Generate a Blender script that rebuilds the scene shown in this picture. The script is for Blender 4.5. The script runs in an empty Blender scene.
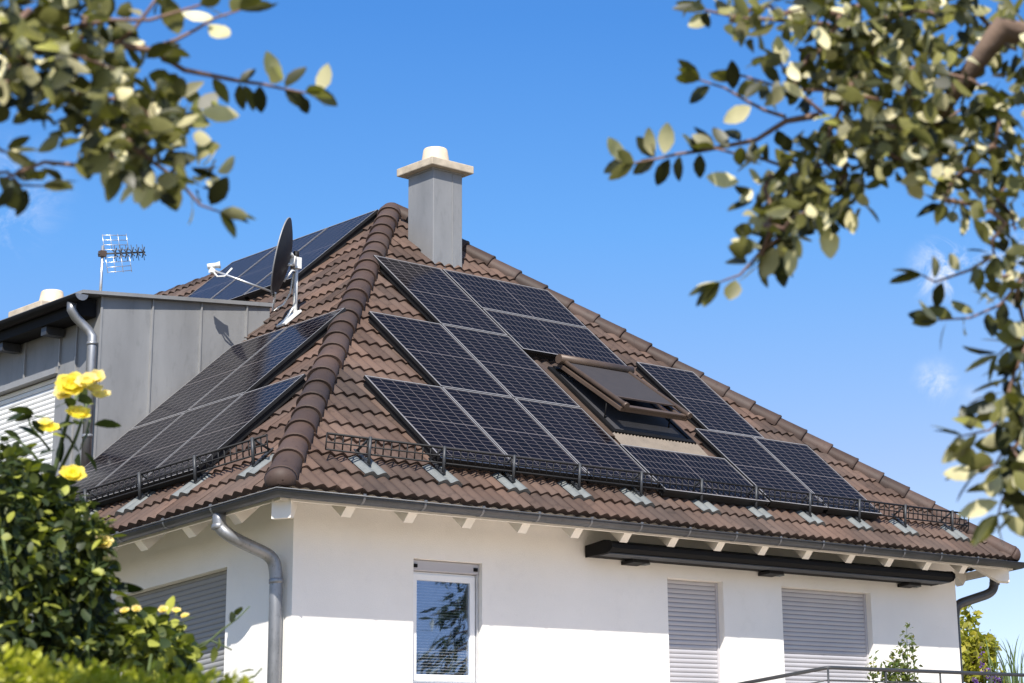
import bpy, bmesh, math, random
from mathutils import Vector, Matrix
random.seed(11)
R = math.radians
scene = bpy.context.scene
COL = scene.collection

# ------------------------------------------------------------------ measured frame
L = 11.392                  # eave length of the front hip
LY = 17.4                   # eave length of the long sides (ridge runs back from the hip)
PHI = 0.75423               # roof pitch (43.2 deg)
CP, SP, TP = math.cos(PHI), math.sin(PHI), math.tan(PHI)
ZE = 6.6                    # eave height
OV = 0.62                   # eave overhang
CAM = Vector((-14.0198, -19.4584, 1.5798))
RT = Vector((0.4998018, -0.8580368, -0.1181989))
UP = Vector((-0.2091276, -0.2519758, 0.9448671))
FW = Vector((0.8405140, 0.4475276, 0.3053771))
FPX, CX, CY = 2298.21, 1351.92, 162.12


def at(u, v, dist):
    """a point seen in direction (u, v) of the photograph, dist metres away"""
    d = (RT * ((u - CX) / FPX) - UP * ((v - CY) / FPX) + FW).normalized()
    return CAM + d * dist


# ------------------------------------------------------------------ helpers
class MB:
    def __init__(s):
        s.v, s.f, s.m, s.sm, s.tint, s.uv = [], [], [], [], [], {}

    def quad(s, a, b, c, d, mi=0, sm=False, t=None, uv=None):
        n = len(s.v)
        s.v += [tuple(a), tuple(b), tuple(c), tuple(d)]
        s.face((n, n + 1, n + 2, n + 3), mi, sm, t, uv)

    def face(s, idx, mi=0, sm=False, t=None, uv=None):
        if uv is not None:
            s.uv[len(s.f)] = uv
        s.f.append(tuple(idx)); s.m.append(mi); s.sm.append(sm); s.tint.append(0.5 if t is None else t)

    def poly(s, pts, mi=0, sm=False, t=None):
        n = len(s.v)
        s.v += [tuple(p) for p in pts]
        s.face(range(n, n + len(pts)), mi, sm, t)

    def box(s, c, sx, sy, sz, ax=None, mi=0, t=None, bev=0.0):
        """box centred on c with full sizes sx, sy, sz along the axes ax"""
        c = Vector(c)
        X, Y, Z = ax if ax else (Vector((1, 0, 0)), Vector((0, 1, 0)), Vector((0, 0, 1)))
        if bev > 0:
            hx, hy, hz = sx / 2, sy / 2, sz / 2
            bm = bmesh.new()
            bmesh.ops.create_cube(bm, size=1)
            for w in bm.verts:
                w.co = Vector((w.co.x * sx, w.co.y * sy, w.co.z * sz))
            bmesh.ops.bevel(bm, geom=bm.edges[:], offset=bev, segments=2, affect='EDGES', profile=0.5)
            n = len(s.v)
            bm.verts.index_update()
            for w in bm.verts:
                s.v.append(tuple(c + X * w.co.x + Y * w.co.y + Z * w.co.z))
            for f in bm.faces:
                s.face([n + w.index for w in f.verts], mi, False, t)
            bm.free()
            return
        n = len(s.v)
        for k in (-.5, .5):
            for j in (-.5, .5):
                for i in (-.5, .5):
                    s.v.append(tuple(c + X * (i * sx) + Y * (j * sy) + Z * (k * sz)))
        for q in ((0, 2, 3, 1), (4, 5, 7, 6), (0, 1, 5, 4), (2, 6, 7, 3), (0, 4, 6, 2), (1, 3, 7, 5)):
            s.face([n + i for i in q], mi, False, t)

    def bx(s, x0, x1, y0, y1, z0, z1, mi=0, bev=0.0):
        s.box(((x0 + x1) / 2, (y0 + y1) / 2, (z0 + z1) / 2), x1 - x0, y1 - y0, z1 - z0, None, mi, None, bev)

    def prism(s, pts, d, mi=0):
        """closed polygon pts (3-D) pushed along d"""
        pts = [Vector(p) for p in pts]; d = Vector(d)
        n = len(s.v); k = len(pts)
        s.v += [tuple(p) for p in pts] + [tuple(p + d) for p in pts]
        s.face(list(range(n + k - 1, n - 1, -1)), mi)
        s.face(list(range(n + k, n + 2 * k)), mi)
        for i in range(k):
            j = (i + 1) % k
            s.face((n + i, n + j, n + k + j, n + k + i), mi)

    def tube(s, pts, r, seg=8, mi=0, cap=True, sm=True, t=None):
        pts = [Vector(p) for p in pts]
        rs = r if isinstance(r, (list, tuple)) else [r] * len(pts)
        n0 = len(s.v)
        ref = None
        for i, p in enumerate(pts):
            a = pts[max(i - 1, 0)]; b = pts[min(i + 1, len(pts) - 1)]
            tg = (b - a).normalized()
            if ref is None:
                ref = Vector((0, 0, 1)) if abs(tg.z) < .9 else Vector((1, 0, 0))
            e1 = (ref - tg * ref.dot(tg)).normalized(); e2 = tg.cross(e1); ref = e1
            for k in range(seg):
                an = 2 * math.pi * k / seg
                s.v.append(tuple(p + (e1 * math.cos(an) + e2 * math.sin(an)) * rs[i]))
        for i in range(len(pts) - 1):
            for k in range(seg):
                k2 = (k + 1) % seg
                s.face((n0 + i * seg + k, n0 + i * seg + k2, n0 + (i + 1) * seg + k2, n0 + (i + 1) * seg + k), mi, sm, t)
        if cap:
            s.face([n0 + k for k in range(seg)][::-1], mi, False, t)
            s.face([n0 + (len(pts) - 1) * seg + k for k in range(seg)], mi, False, t)

    def lathe(s, c, prof, seg=20, mi=0, ax=None, sm=True):
        """prof: list of (radius, height)"""
        c = Vector(c)
        X, Y, Z = ax if ax else (Vector((1, 0, 0)), Vector((0, 1, 0)), Vector((0, 0, 1)))
        n0 = len(s.v)
        for r, h in prof:
            for k in range(seg):
                an = 2 * math.pi * k / seg
                s.v.append(tuple(c + (X * math.cos(an) + Y * math.sin(an)) * r + Z * h))
        for i in range(len(prof) - 1):
            for k in range(seg):
                k2 = (k + 1) % seg
                s.face((n0 + i * seg + k, n0 + i * seg + k2, n0 + (i + 1) * seg + k2, n0 + (i + 1) * seg + k), mi, sm)

    def build(s, name, mats, parent=None, merge=False):
        me = bpy.data.meshes.new(name)
        me.from_pydata(s.v, [], s.f)
        for m in (mats if isinstance(mats, (list, tuple)) else [mats]):
            me.materials.append(m)
        me.polygons.foreach_set('material_index', s.m)
        me.polygons.foreach_set('use_smooth', s.sm)
        at_ = me.attributes.new('tint', 'FLOAT', 'FACE')
        at_.data.foreach_set('value', s.tint)
        if s.uv:
            ul = me.uv_layers.new(name='UVMap')
            for fi, p in enumerate(me.polygons):
                if fi in s.uv:
                    for li, uv in zip(p.loop_indices, s.uv[fi]):
                        ul.data[li].uv = uv
        me.update()
        o = bpy.data.objects.new(name, me)
        COL.objects.link(o)
        if parent is not None:
            o.parent = parent
            o.matrix_parent_inverse = ROOTM.get(parent.name, Matrix.Identity(4)).inverted()
        ROOTM[o.name] = ROOTM.get(parent.name, Matrix.Identity(4)).copy() if parent is not None and False else Matrix.Identity(4)
        return o


ROOTM = {}


def tag(o, label=None, cat=None, group=None, kind=None):
    if label: o['label'] = label
    if cat: o['category'] = cat
    if group: o['group'] = group
    if kind: o['kind'] = kind
    return o


def empty(name, loc, label, cat, group=None):
    o = bpy.data.objects.new(name, None)
    COL.objects.link(o)
    o.location = loc
    o.empty_display_size = .2
    ROOTM[o.name] = Matrix.Translation(loc)
    return tag(o, label, cat, group)


# ------------------------------------------------------------------ materials
def newmat(name):
    m = bpy.data.materials.new(name); m.use_nodes = True
    nt = m.node_tree
    return m, nt, nt.nodes['Principled BSDF']


def N(nt, typ, **kw):
    n = nt.nodes.new(typ)
    for k, v in kw.items():
        if k in n.inputs:
            n.inputs[k].default_value = v
        else:
            setattr(n, k, v)
    return n


def mat(name, col, rough=.6, metal=0., spec=.5, var=.12, scale=6., bump=0., bscale=60., stretch=None, spots=0., tint=0., hue=None):
    """plain painted / mineral / metal surface with uneven tone, grime and grain"""
    m, nt, b = newmat(name)
    lk = nt.links.new
    tc = N(nt, 'ShaderNodeTexCoord')
    mp = N(nt, 'ShaderNodeMapping')
    if stretch: mp.inputs['Scale'].default_value = stretch
    lk(tc.outputs['Object'], mp.inputs[0])
    n1 = N(nt, 'ShaderNodeTexNoise', Scale=scale, Detail=6., Roughness=.6)
    lk(mp.outputs[0], n1.inputs['Vector'])
    r = N(nt, 'ShaderNodeMapRange')
    r.inputs[1].default_value = .3; r.inputs[2].default_value = .7
    r.inputs[3].default_value = 1 - var; r.inputs[4].default_value = 1 + var
    lk(n1.outputs['Fac'], r.inputs[0])
    fac = r.outputs[0]
    if tint:
        a = N(nt, 'ShaderNodeAttribute', attribute_name='tint')
        r2 = N(nt, 'ShaderNodeMapRange')
        r2.inputs[3].default_value = 1 - tint; r2.inputs[4].default_value = 1 + tint
        lk(a.outputs['Fac'], r2.inputs[0])
        mm = N(nt, 'ShaderNodeMath', operation='MULTIPLY')
        lk(fac, mm.inputs[0]); lk(r2.outputs[0], mm.inputs[1]); fac = mm.outputs[0]
    if spots:
        n3 = N(nt, 'ShaderNodeTexNoise', Scale=scale * 7, Detail=3., Roughness=.7)
        lk(mp.outputs[0], n3.inputs['Vector'])
        r3 = N(nt, 'ShaderNodeMapRange')
        r3.inputs[1].default_value = .56; r3.inputs[2].default_value = .68
        r3.inputs[3].default_value = 1.; r3.inputs[4].default_value = 1 - spots
        lk(n3.outputs['Fac'], r3.inputs[0])
        mm = N(nt, 'ShaderNodeMath', operation='MULTIPLY')
        lk(fac, mm.inputs[0]); lk(r3.outputs[0], mm.inputs[1]); fac = mm.outputs[0]
    vm = N(nt, 'ShaderNodeVectorMath', operation='SCALE')
    vm.inputs[0].default_value = col
    lk(fac, vm.inputs['Scale'])
    last = vm.outputs[0]
    if hue is not None:
        n4 = N(nt, 'ShaderNodeTexNoise', Scale=scale * .6, Detail=4.)
        lk(tc.outputs['Object'], n4.inputs['Vector'])
        mx = N(nt, 'ShaderNodeMix', data_type='RGBA', blend_type='MULTIPLY')
        rr = N(nt, 'ShaderNodeMapRange'); rr.inputs[1].default_value = .4; rr.inputs[2].default_value = .65
        lk(n4.outputs['Fac'], rr.inputs[0]); lk(rr.outputs[0], mx.inputs[0])
        lk(last, mx.inputs[6]); mx.inputs[7].default_value = (*hue, 1)
        last = mx.outputs[2]
    lk(last, b.inputs['Base Color'])
    b.inputs['Roughness'].default_value = rough
    b.inputs['Metallic'].default_value = metal
    b.inputs['Specular IOR Level'].default_value = spec
    rv = N(nt, 'ShaderNodeMapRange'); rv.inputs[3].default_value = max(.02, rough - .08); rv.inputs[4].default_value = min(1, rough + .08)
    lk(n1.outputs['Fac'], rv.inputs[0]); lk(rv.outputs[0], b.inputs['Roughness'])
    if bump:
        n2 = N(nt, 'ShaderNodeTexNoise', Scale=bscale, Detail=4., Roughness=.6)
        lk(mp.outputs[0], n2.inputs['Vector'])
        bp = N(nt, 'ShaderNodeBump', Strength=bump, Distance=.004)
        lk(n2.outputs['Fac'], bp.inputs['Height']); lk(bp.outputs[0], b.inputs['Normal'])
    return m


M = {}
M['plaster'] = mat('white_render', (.80, .775, .73), .9, var=.045, scale=.8, bump=.9, bscale=120, spots=.025)
M['tile'] = mat('brown_roof_tile', (.092, .057, .042), .62, spec=.3, var=.24, scale=1.4, bump=.35, bscale=90, spots=.3, tint=.3, hue=(.80, .90, .98))
M['hip'] = mat('brown_hip_tile', (.068, .043, .034), .6, spec=.25, var=.16, scale=2.2, bump=.2, bscale=80, spots=.25, tint=.28, hue=(.84, .92, .98))
M['board'] = mat('painted_eaves_board', (.62, .57, .50), .7, var=.06, scale=3, stretch=(1, 1, 6))
M['rafter'] = mat('cream_painted_timber', (.72, .68, .61), .65, var=.06, scale=5, bump=.2, bscale=30)
M['gutter'] = mat('dark_zinc_gutter', (.075, .078, .085), .42, metal=.6, var=.18, scale=3, spots=.15)
M['bracket'] = mat('zinc_bracket', (.16, .165, .175), .45, metal=.5, var=.2, scale=9)
M['galv'] = mat('weathered_galvanised_pipe', (.27, .275, .285), .45, metal=.7, var=.22, scale=5, spots=.25, stretch=(1, 1, .4))
M['zinc'] = mat('grey_zinc_sheet', (.238, .240, .243), .56, metal=.25, var=.2, scale=1.5, stretch=(1, 1, .3), spots=.1, bump=.25, bscale=5)
M['zincseam'] = mat('zinc_seam', (.28, .28, .28), .5, metal=.25, var=.1, scale=5)
M['black'] = mat('black_powder_coat', (.010, .010, .011), .6, spec=.3, var=.2, scale=8)
M['darkmetal'] = mat('anthracite_metal', (.006, .006, .0066), .65, metal=0., spec=.15, var=.15, scale=4)
M['rail'] = mat('grey_painted_steel', (.040, .043, .048), .5, metal=.2, var=.12, scale=6)
M['alu'] = mat('brushed_aluminium', (.62, .62, .63), .36, metal=.85, var=.08, scale=8, stretch=(1, 1, 1))
M['greytile'] = mat('galvanised_base_tile', (.17, .182, .18), .55, metal=.3, var=.15, scale=6, spots=.18)
M['concrete'] = mat('pale_concrete', (.44, .375, .29), .85, var=.22, scale=7, bump=.5, bscale=70, spots=.12)
M['pot'] = mat('cream_clay_pot', (.60, .49, .36), .75, var=.14, scale=6, bump=.2)
M['pvc'] = mat('white_window_frame', (.80, .80, .79), .35, var=.02, scale=4)
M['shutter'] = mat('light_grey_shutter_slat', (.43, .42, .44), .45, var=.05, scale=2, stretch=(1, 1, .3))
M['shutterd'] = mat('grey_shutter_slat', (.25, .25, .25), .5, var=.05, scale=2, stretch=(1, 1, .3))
M['slatgap'] = mat('shutter_shadow_joint', (.16, .16, .17), .7, var=.1)
M['brownalu'] = mat('bronze_brown_metal', (.088, .060, .044), .5, metal=.2, var=.14, scale=5, spots=.12)
M['blind'] = mat('dark_mesh_blind', (.028, .024, .026), .8, var=.1, scale=8, bump=.3, bscale=400)
M['apron'] = mat('pleated_flashing', (.16, .132, .106), .75, var=.16, scale=6, spots=.2)
M['dish'] = mat('dark_grey_dish', (.012, .0125, .016), .6, var=.1, scale=5)
M['frametop'] = mat('pale_anodised_frame', (.25, .243, .245), .45, metal=.15, var=.08, scale=8)
M['white'] = mat('white_plastic', (.72, .72, .70), .4, var=.06, scale=6)
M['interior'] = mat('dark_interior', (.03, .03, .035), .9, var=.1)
M['bark'] = mat('grey_brown_bark', (.13, .085, .06), .85, var=.3, scale=10, bump=.8, bscale=40)
M['twig'] = mat('reddish_brown_twig', (.17, .10, .07), .7, var=.25, scale=20, bump=.3)
M['stem'] = mat('green_rose_stem', (.07, .10, .03), .6, var=.25, scale=12)
M['terracotta'] = mat('anthracite_planter', (.05, .052, .055), .6, var=.1, scale=6)
M['lawn'] = mat('dry_garden_lawn', (.10, .092, .05), .9, var=.4, scale=.9, bump=.8, bscale=30, spots=.3)
M['petal'] = None


def leafmat(name, top, back, var=.35, trans=.35, rough=.45, hue2=None):
    m, nt, b = newmat(name)
    lk = nt.links.new
    a = N(nt, 'ShaderNodeAttribute', attribute_name='tint')
    tc = N(nt, 'ShaderNodeTexCoord')
    n1 = N(nt, 'ShaderNodeTexNoise', Scale=38., Detail=3.)
    lk(tc.outputs['Object'], n1.inputs['Vector'])
    g = N(nt, 'ShaderNodeNewGeometry')
    mx = N(nt, 'ShaderNodeMix', data_type='RGBA')
    lk(g.outputs['Backfacing'], mx.inputs[0])
    mx.inputs[6].default_value = (*top, 1); mx.inputs[7].default_value = (*back, 1)
    last = mx.outputs[2]
    if hue2:
        m2 = N(nt, 'ShaderNodeMix', data_type='RGBA')
        r0 = N(nt, 'ShaderNodeMapRange'); r0.inputs[1].default_value = .70; r0.inputs[2].default_value = .95
        lk(a.outputs['Fac'], r0.inputs[0]); lk(r0.outputs[0], m2.inputs[0])
        lk(last, m2.inputs[6]); m2.inputs[7].default_value = (*hue2, 1); last = m2.outputs[2]
    ad = N(nt, 'ShaderNodeMath', operation='ADD'); lk(a.outputs['Fac'], ad.inputs[0]); lk(n1.outputs['Fac'], ad.inputs[1])
    r = N(nt, 'ShaderNodeMapRange'); r.inputs[1].default_value = .3; r.inputs[2].default_value = 1.7
    r.inputs[3].default_value = 1 - var; r.inputs[4].default_value = 1 + var
    lk(ad.outputs[0], r.inputs[0])
    vm = N(nt, 'ShaderNodeVectorMath', operation='SCALE'); lk(last, vm.inputs[0]); lk(r.outputs[0], vm.inputs['Scale'])
    lk(vm.outputs[0], b.inputs['Base Color'])
    b.inputs['Roughness'].default_value = rough
    b.inputs['Specular IOR Level'].default_value = .4
    tr = N(nt, 'ShaderNodeBsdfTranslucent')
    v2 = N(nt, 'ShaderNodeVectorMath', operation='MULTIPLY'); lk(vm.outputs[0], v2.inputs[0]); v2.inputs[1].default_value = (1.5, 1.7, .6)
    lk(v2.outputs[0], tr.inputs[0])
    ms = N(nt, 'ShaderNodeMixShader'); ms.inputs[0].default_value = trans
    lk(b.outputs[0], ms.inputs[1]); lk(tr.outputs[0], ms.inputs[2])
    lk(ms.outputs[0], nt.nodes['Material Output'].inputs[0])
    return m


M['leaf_fg'] = leafmat('whitebeam_leaf', (.030, .033, .006), (.14, .135, .035), var=.6, trans=.2, hue2=(.52, .47, .29))
M['leaf_rose'] = leafmat('rose_leaf', (.024, .040, .009), (.075, .095, .03), var=.6, trans=.22, rough=.55, hue2=(.22, .23, .035))
M['leaf_hedge'] = leafmat('lime_hedge_leaf', (.34, .34, .025), (.35, .35, .04), var=.35, trans=.35)
M['leaf_far'] = leafmat('yellow_green_leaf', (.22, .22, .02), (.28, .27, .06), var=.45, trans=.4, hue2=(.30, .26, .03))
M['leaf_conifer'] = leafmat('dark_conifer_needle', (.03, .05, .015), (.05, .07, .03), var=.4, trans=.15)
M['leaf_pot'] = leafmat('potted_shrub_leaf', (.085, .125, .03), (.15, .18, .07), var=.45, trans=.3, hue2=(.17, .17, .04))
M['grassblade'] = leafmat('grass_blade', (.07, .11, .035), (.09, .13, .05), var=.4, trans=.3)
M['purple'] = leafmat('purple_floret', (.12, .05, .26), (.14, .06, .28), var=.4, trans=.2)
M['petal'] = leafmat('yellow_petal', (.86, .70, .14), (.86, .74, .24), var=.22, trans=.35)
M['petalp'] = leafmat('apricot_petal', (.84, .68, .36), (.85, .74, .48), var=.2, trans=.35)

# solar cells: UV runs 0..6 across the short side and 0..20 along the long side
def cellmat():
    m, nt, b = newmat('monocrystalline_cells')
    lk = nt.links.new
    uv = N(nt, 'ShaderNodeUVMap', uv_map='UVMap')
    sp = N(nt, 'ShaderNodeSeparateXYZ'); lk(uv.outputs[0], sp.inputs[0])

    def line(sock, w):
        fr = N(nt, 'ShaderNodeMath', operation='FRACT'); lk(sock, fr.inputs[0])
        sb = N(nt, 'ShaderNodeMath', operation='SUBTRACT'); lk(fr.outputs[0], sb.inputs[0]); sb.inputs[1].default_value = .5
        ab = N(nt, 'ShaderNodeMath', operation='ABSOLUTE'); lk(sb.outputs[0], ab.inputs[0])
        gt = N(nt, 'ShaderNodeMath', operation='GREATER_THAN'); lk(ab.outputs[0], gt.inputs[0]); gt.inputs[1].default_value = .5 - w
        return gt.outputs[0]
    l1 = line(sp.outputs[0], .024); l2 = line(sp.outputs[1], .040)
    # wide joint across the middle of the half-cut panel
    s1 = N(nt, 'ShaderNodeMath', operation='SUBTRACT'); lk(sp.outputs[1], s1.inputs[0]); s1.inputs[1].default_value = 10.
    a1 = N(nt, 'ShaderNodeMath', operation='ABSOLUTE'); lk(s1.outputs[0], a1.inputs[0])
    l3n = N(nt, 'ShaderNodeMath', operation='LESS_THAN'); lk(a1.outputs[0], l3n.inputs[0]); l3n.inputs[1].default_value = .11
    mxa = N(nt, 'ShaderNodeMath', operation='MAXIMUM'); lk(l1, mxa.inputs[0]); lk(l2, mxa.inputs[1])
    mxb = N(nt, 'ShaderNodeMath', operation='MAXIMUM'); lk(mxa.outputs[0], mxb.inputs[0]); lk(l3n.outputs[0], mxb.inputs[1])
    # each cell its own faint tone
    fl = N(nt, 'ShaderNodeVectorMath', operation='FLOOR'); lk(uv.outputs[0], fl.inputs[0])
    wn = N(nt, 'ShaderNodeTexWhiteNoise', noise_dimensions='3D')
    oi = N(nt, 'ShaderNodeObjectInfo')
    av = N(nt, 'ShaderNodeVectorMath', operation='ADD'); lk(fl.outputs[0], av.inputs[0]); lk(oi.outputs['Random'], av.inputs[1])
    lk(av.outputs[0], wn.inputs['Vector'])
    rg = N(nt, 'ShaderNodeMapRange'); rg.inputs[3].default_value = .7; rg.inputs[4].default_value = 1.3; lk(wn.outputs[0], rg.inputs[0])
    vs = N(nt, 'ShaderNodeVectorMath', operation='SCALE'); vs.inputs[0].default_value = (.0032, .0022, .0040); lk(rg.outputs[0], vs.inputs['Scale'])
    mx = N(nt, 'ShaderNodeMix', data_type='RGBA'); lk(mxb.outputs[0], mx.inputs[0]); lk(vs.outputs[0], mx.inputs[6]); mx.inputs[7].default_value = (.115, .10, .10, 1)
    lk(mx.outputs[2], b.inputs['Base Color'])
    tc = N(nt, 'ShaderNodeTexCoord')
    nz = N(nt, 'ShaderNodeTexNoise', Scale=3., Detail=4.); lk(tc.outputs['Object'], nz.inputs['Vector'])
    rr = N(nt, 'ShaderNodeMapRange'); rr.inputs[3].default_value = .06; rr.inputs[4].default_value = .2; lk(nz.outputs['Fac'], rr.inputs[0])
    lk(rr.outputs[0], b.inputs['Roughness'])
    b.inputs['IOR'].default_value = 1.15
    return m


M['cell'] = cellmat()


def glassmat():
    m, nt, b = newmat('window_glass')
    lk = nt.links.new
    gl = N(nt, 'ShaderNodeBsdfGlossy', Roughness=.015); gl.inputs[0].default_value = (.44, .54, .72, 1)
    tc = N(nt, 'ShaderNodeTexCoord'); nz = N(nt, 'ShaderNodeTexNoise', Scale=1.6, Detail=1.)
    lk(tc.outputs['Object'], nz.inputs['Vector'])
    bp = N(nt, 'ShaderNodeBump', Strength=.06, Distance=.02); lk(nz.outputs['Fac'], bp.inputs['Height']); lk(bp.outputs[0], gl.inputs['Normal'])
    tr = N(nt, 'ShaderNodeBsdfTransparent')
    ms = N(nt, 'ShaderNodeMixShader'); ms.inputs[0].default_value = .42
    lk(tr.outputs[0], ms.inputs[1]); lk(gl.outputs[0], ms.inputs[2])
    lk(ms.outputs[0], nt.nodes['Material Output'].inputs[0])
    return m


M['glass'] = glassmat()

# ------------------------------------------------------------------ ground
g = MB()
S = 400.
g.quad((-S, -S, 0), (S, -S, 0), (S, S, 0), (-S, S, 0))
tag(g.build('ground', M['lawn']), 'dry garden lawn around the house, below the frame', 'ground', kind='structure')

p_ = MB()
p_.bx(-.9, 24, -14, -.0, -.2, .03)  # unseen pale slab, added to bounce warm light onto the shaded walls
tag(p_.build('bounce_slab', mat('warm_bounce_surface', (.76, .63, .52), .85, var=.12, scale=.8, bump=.4, bscale=25, spots=.1)), 'pale slab added below the frame to bounce warm light onto the walls', 'bounce_ground', kind='structure')

# ------------------------------------------------------------------ the house
house = empty('house', (L / 2, LY / 2, 0), 'white rendered house with a brown tiled hip roof, zinc dormer and roller shutters', 'house')

XA, YA, ZA = Vector((1, 0, 0)), Vector((0, 1, 0)), Vector((0, 0, 1))


class Side:
    """a side of the house: origin corner o, a runs along the eave, n is inward (horizontal)"""
    def __init__(s, o, a, n, ln):
        s.o, s.a, s.n, s.ln = Vector(o), Vector(a), Vector(n), ln
        s.u = s.n * CP + ZA * SP
        s.nr = -s.n * SP + ZA * CP       # roof normal, outwards

    def roof(s, a, b, h=0.):
        return s.o + s.a * a + s.u * b + s.nr * h

    def wall(s, a, d, z):
        """a along the eave, d metres inward from the eave line, z absolute"""
        p = s.o + s.a * a + s.n * d
        return Vector((p.x, p.y, z))


FRONT = Side((0, 0, ZE), (1, 0, 0), (0, 1, 0), L)
LEFT = Side((0, 0, ZE), (0, 1, 0), (1, 0, 0), LY)
RIGHT = Side((L, 0, ZE), (0, 1, 0), (-1, 0, 0), LY)
BACK = Side((0, LY, ZE), (1, 0, 0), (0, -1, 0), L)

# --- walls, with openings
wz_top = ZE + (OV) * TP - .02
front_open = [(2.03, 2.90, 4.86, 6.135), (5.54, 6.43, 3.9, 6.135), (7.42, 9.05, 3.9, 6.135)]
left_open = [(1.64, 3.46, 4.72, 6.135)]
REV = .13


def wall_side(mb, sd, opens):
    W0, W1 = OV, sd.ln - OV
    xs = sorted(set([W0, W1] + [v for o in opens for v in o[:2]]))
    zs = sorted(set([0, wz_top] + [v for o in opens for v in o[2:]]))
    for i in range(len(xs) - 1):
        for k in range(len(zs) - 1):
            xm, zm = (xs[i] + xs[i + 1]) / 2, (zs[k] + zs[k + 1]) / 2
            if any(o[0] < xm < o[1] and o[2] < zm < o[3] for o in opens):
                continue
            mb.quad(*[sd.wall(a, OV, z) for a, z in ((xs[i], zs[k]), (xs[i + 1], zs[k]), (xs[i + 1], zs[k + 1]), (xs[i], zs[k + 1]))])
    for x0, x1, z0, z1 in opens:
        d0, d1 = OV, OV + .3
        P = lambda a, d, z: sd.wall(a, d, z)
        mb.quad(P(x0, d0, z0), P(x0, d1, z0), P(x0, d1, z1), P(x0, d0, z1))
        mb.quad(P(x1, d0, z0), P(x1, d1, z0), P(x1, d1, z1), P(x1, d0, z1))
        mb.quad(P(x0, d0, z1), P(x1, d0, z1), P(x1, d1, z1), P(x0, d1, z1))
        mb.quad(P(x0, d0, z0), P(x1, d0, z0), P(x1, d1, z0), P(x0, d1, z0))


w = MB()
wall_side(w, FRONT, front_open)
wall_side(w, LEFT, left_open)
wall_side(w, RIGHT, [])
wall_side(w, BACK, [])
wallo = w.build('wall', M['plaster'], house)

# --- roof tiles: real interlocking courses with a waved profile
CRS, PIT = .345, .149


def wave(a):
    c = .5 + .5 * math.cos(2 * math.pi * a / PIT)
    return .036 * (c ** .8)


def tiles(mb, sd, per, phase=0., skip=None):
    ln_ = sd.ln
    step = PIT / per
    bmax = (L / 2) / CP
    for k in range(int(bmax / CRS) + 1):
        b0, b1 = k * CRS - .01, min((k + 1) * CRS + .02, bmax)
        lo0, hi0 = b0 * CP, ln_ - b0 * CP
        lo1, hi1 = b1 * CP, ln_ - b1 * CP
        lo0 = max(lo0, .0); hi0 = min(hi0, ln_)
        jj = 0
        a = math.floor(lo0 / step) * step
        while a < hi0:
            a2 = a + step
            p0, p1 = min(max(a, lo0), hi0), min(max(a2, lo0), hi0)
            q0, q1 = min(max(a, lo1), hi1), min(max(a2, lo1), hi1)
            if p1 - p0 > 1e-5:
                ti = int(math.floor((a + 1e-6) / (2 * PIT)))
                rnd = random.Random(ti * 131 + k * 7919 + int(phase * 10)).random()
                jr = random.Random(ti * 977 + k * 331 + int(phase * 77))
                jh, jb = jr.uniform(-.004, .004), jr.uniform(-.005, .005)
                h0, h1 = wave(p0) + jh, wave(p1) + jh
                hq0, hq1 = wave(q0), wave(q1)
                A = sd.roof(p0, b0 + jb, h0 + .030); B = sd.roof(p1, b0 + jb, h1 + .030)
                Cc = sd.roof(q1, b1, hq1 - .002); D = sd.roof(q0, b1, hq0 - .002)
                mb.quad(A, B, Cc, D, 0, True, rnd)
                mb.quad(sd.roof(p0, b0 + jb + .006, h0 * .6 - .02), sd.roof(p1, b0 + jb + .006, h1 * .6 - .02), B, A, 0, False, rnd)
            a = a2


def weld(o, dist=1e-4):
    bm = bmesh.new(); bm.from_mesh(o.data)
    bmesh.ops.remove_doubles(bm, verts=bm.verts[:], dist=dist)
    bm.to_mesh(o.data); bm.free()


def smooth_tiles(mb):
    # share vertices between neighbouring top quads only, so waves are smooth and lower edges stay sharp
    pass


rt = MB()
tiles(rt, FRONT, 8, 1.)
tiles(rt, LEFT, 6, 2.)
tiles(rt, RIGHT, 4, 3.)
tiles(rt, BACK, 4, 4.)
roof = rt.build('roof', M['tile'], house)
bm = bmesh.new(); bm.from_mesh(roof.data)
bmesh.ops.remove_doubles(bm, verts=bm.verts[:], dist=2e-4)
for e in bm.edges:
    if len(e.link_faces) == 2 and e.link_faces[0].normal.angle(e.link_faces[1].normal, 0) > R(50):
        e.smooth = False
bm.to_mesh(roof.data); bm.free()

# boards under the tiles, closed edge
bd = MB()
for sd in (FRONT, LEFT, RIGHT, BACK):
    bm_ = (L / 2) / CP
    t0, t1 = -.045, -.075
    e_ = sd.ln - .08
    r0_, r1_ = L / 2, sd.ln - L / 2 + .0005
    bd.poly([sd.roof(.08, .10, t0), sd.roof(e_, .10, t0), sd.roof(r1_, bm_, t0), sd.roof(r0_, bm_, t0)])
    bd.poly([sd.roof(.08, .10, t1), sd.roof(r0_, bm_, t1), sd.roof(r1_, bm_, t1), sd.roof(e_, .10, t1)])
    bd.quad(sd.roof(.08, .10, t0), sd.roof(e_, .10, t0), sd.roof(e_, .10, t1), sd.roof(.08, .10, t1))
bd.build('roof_boarding', M['board'], house)


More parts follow.
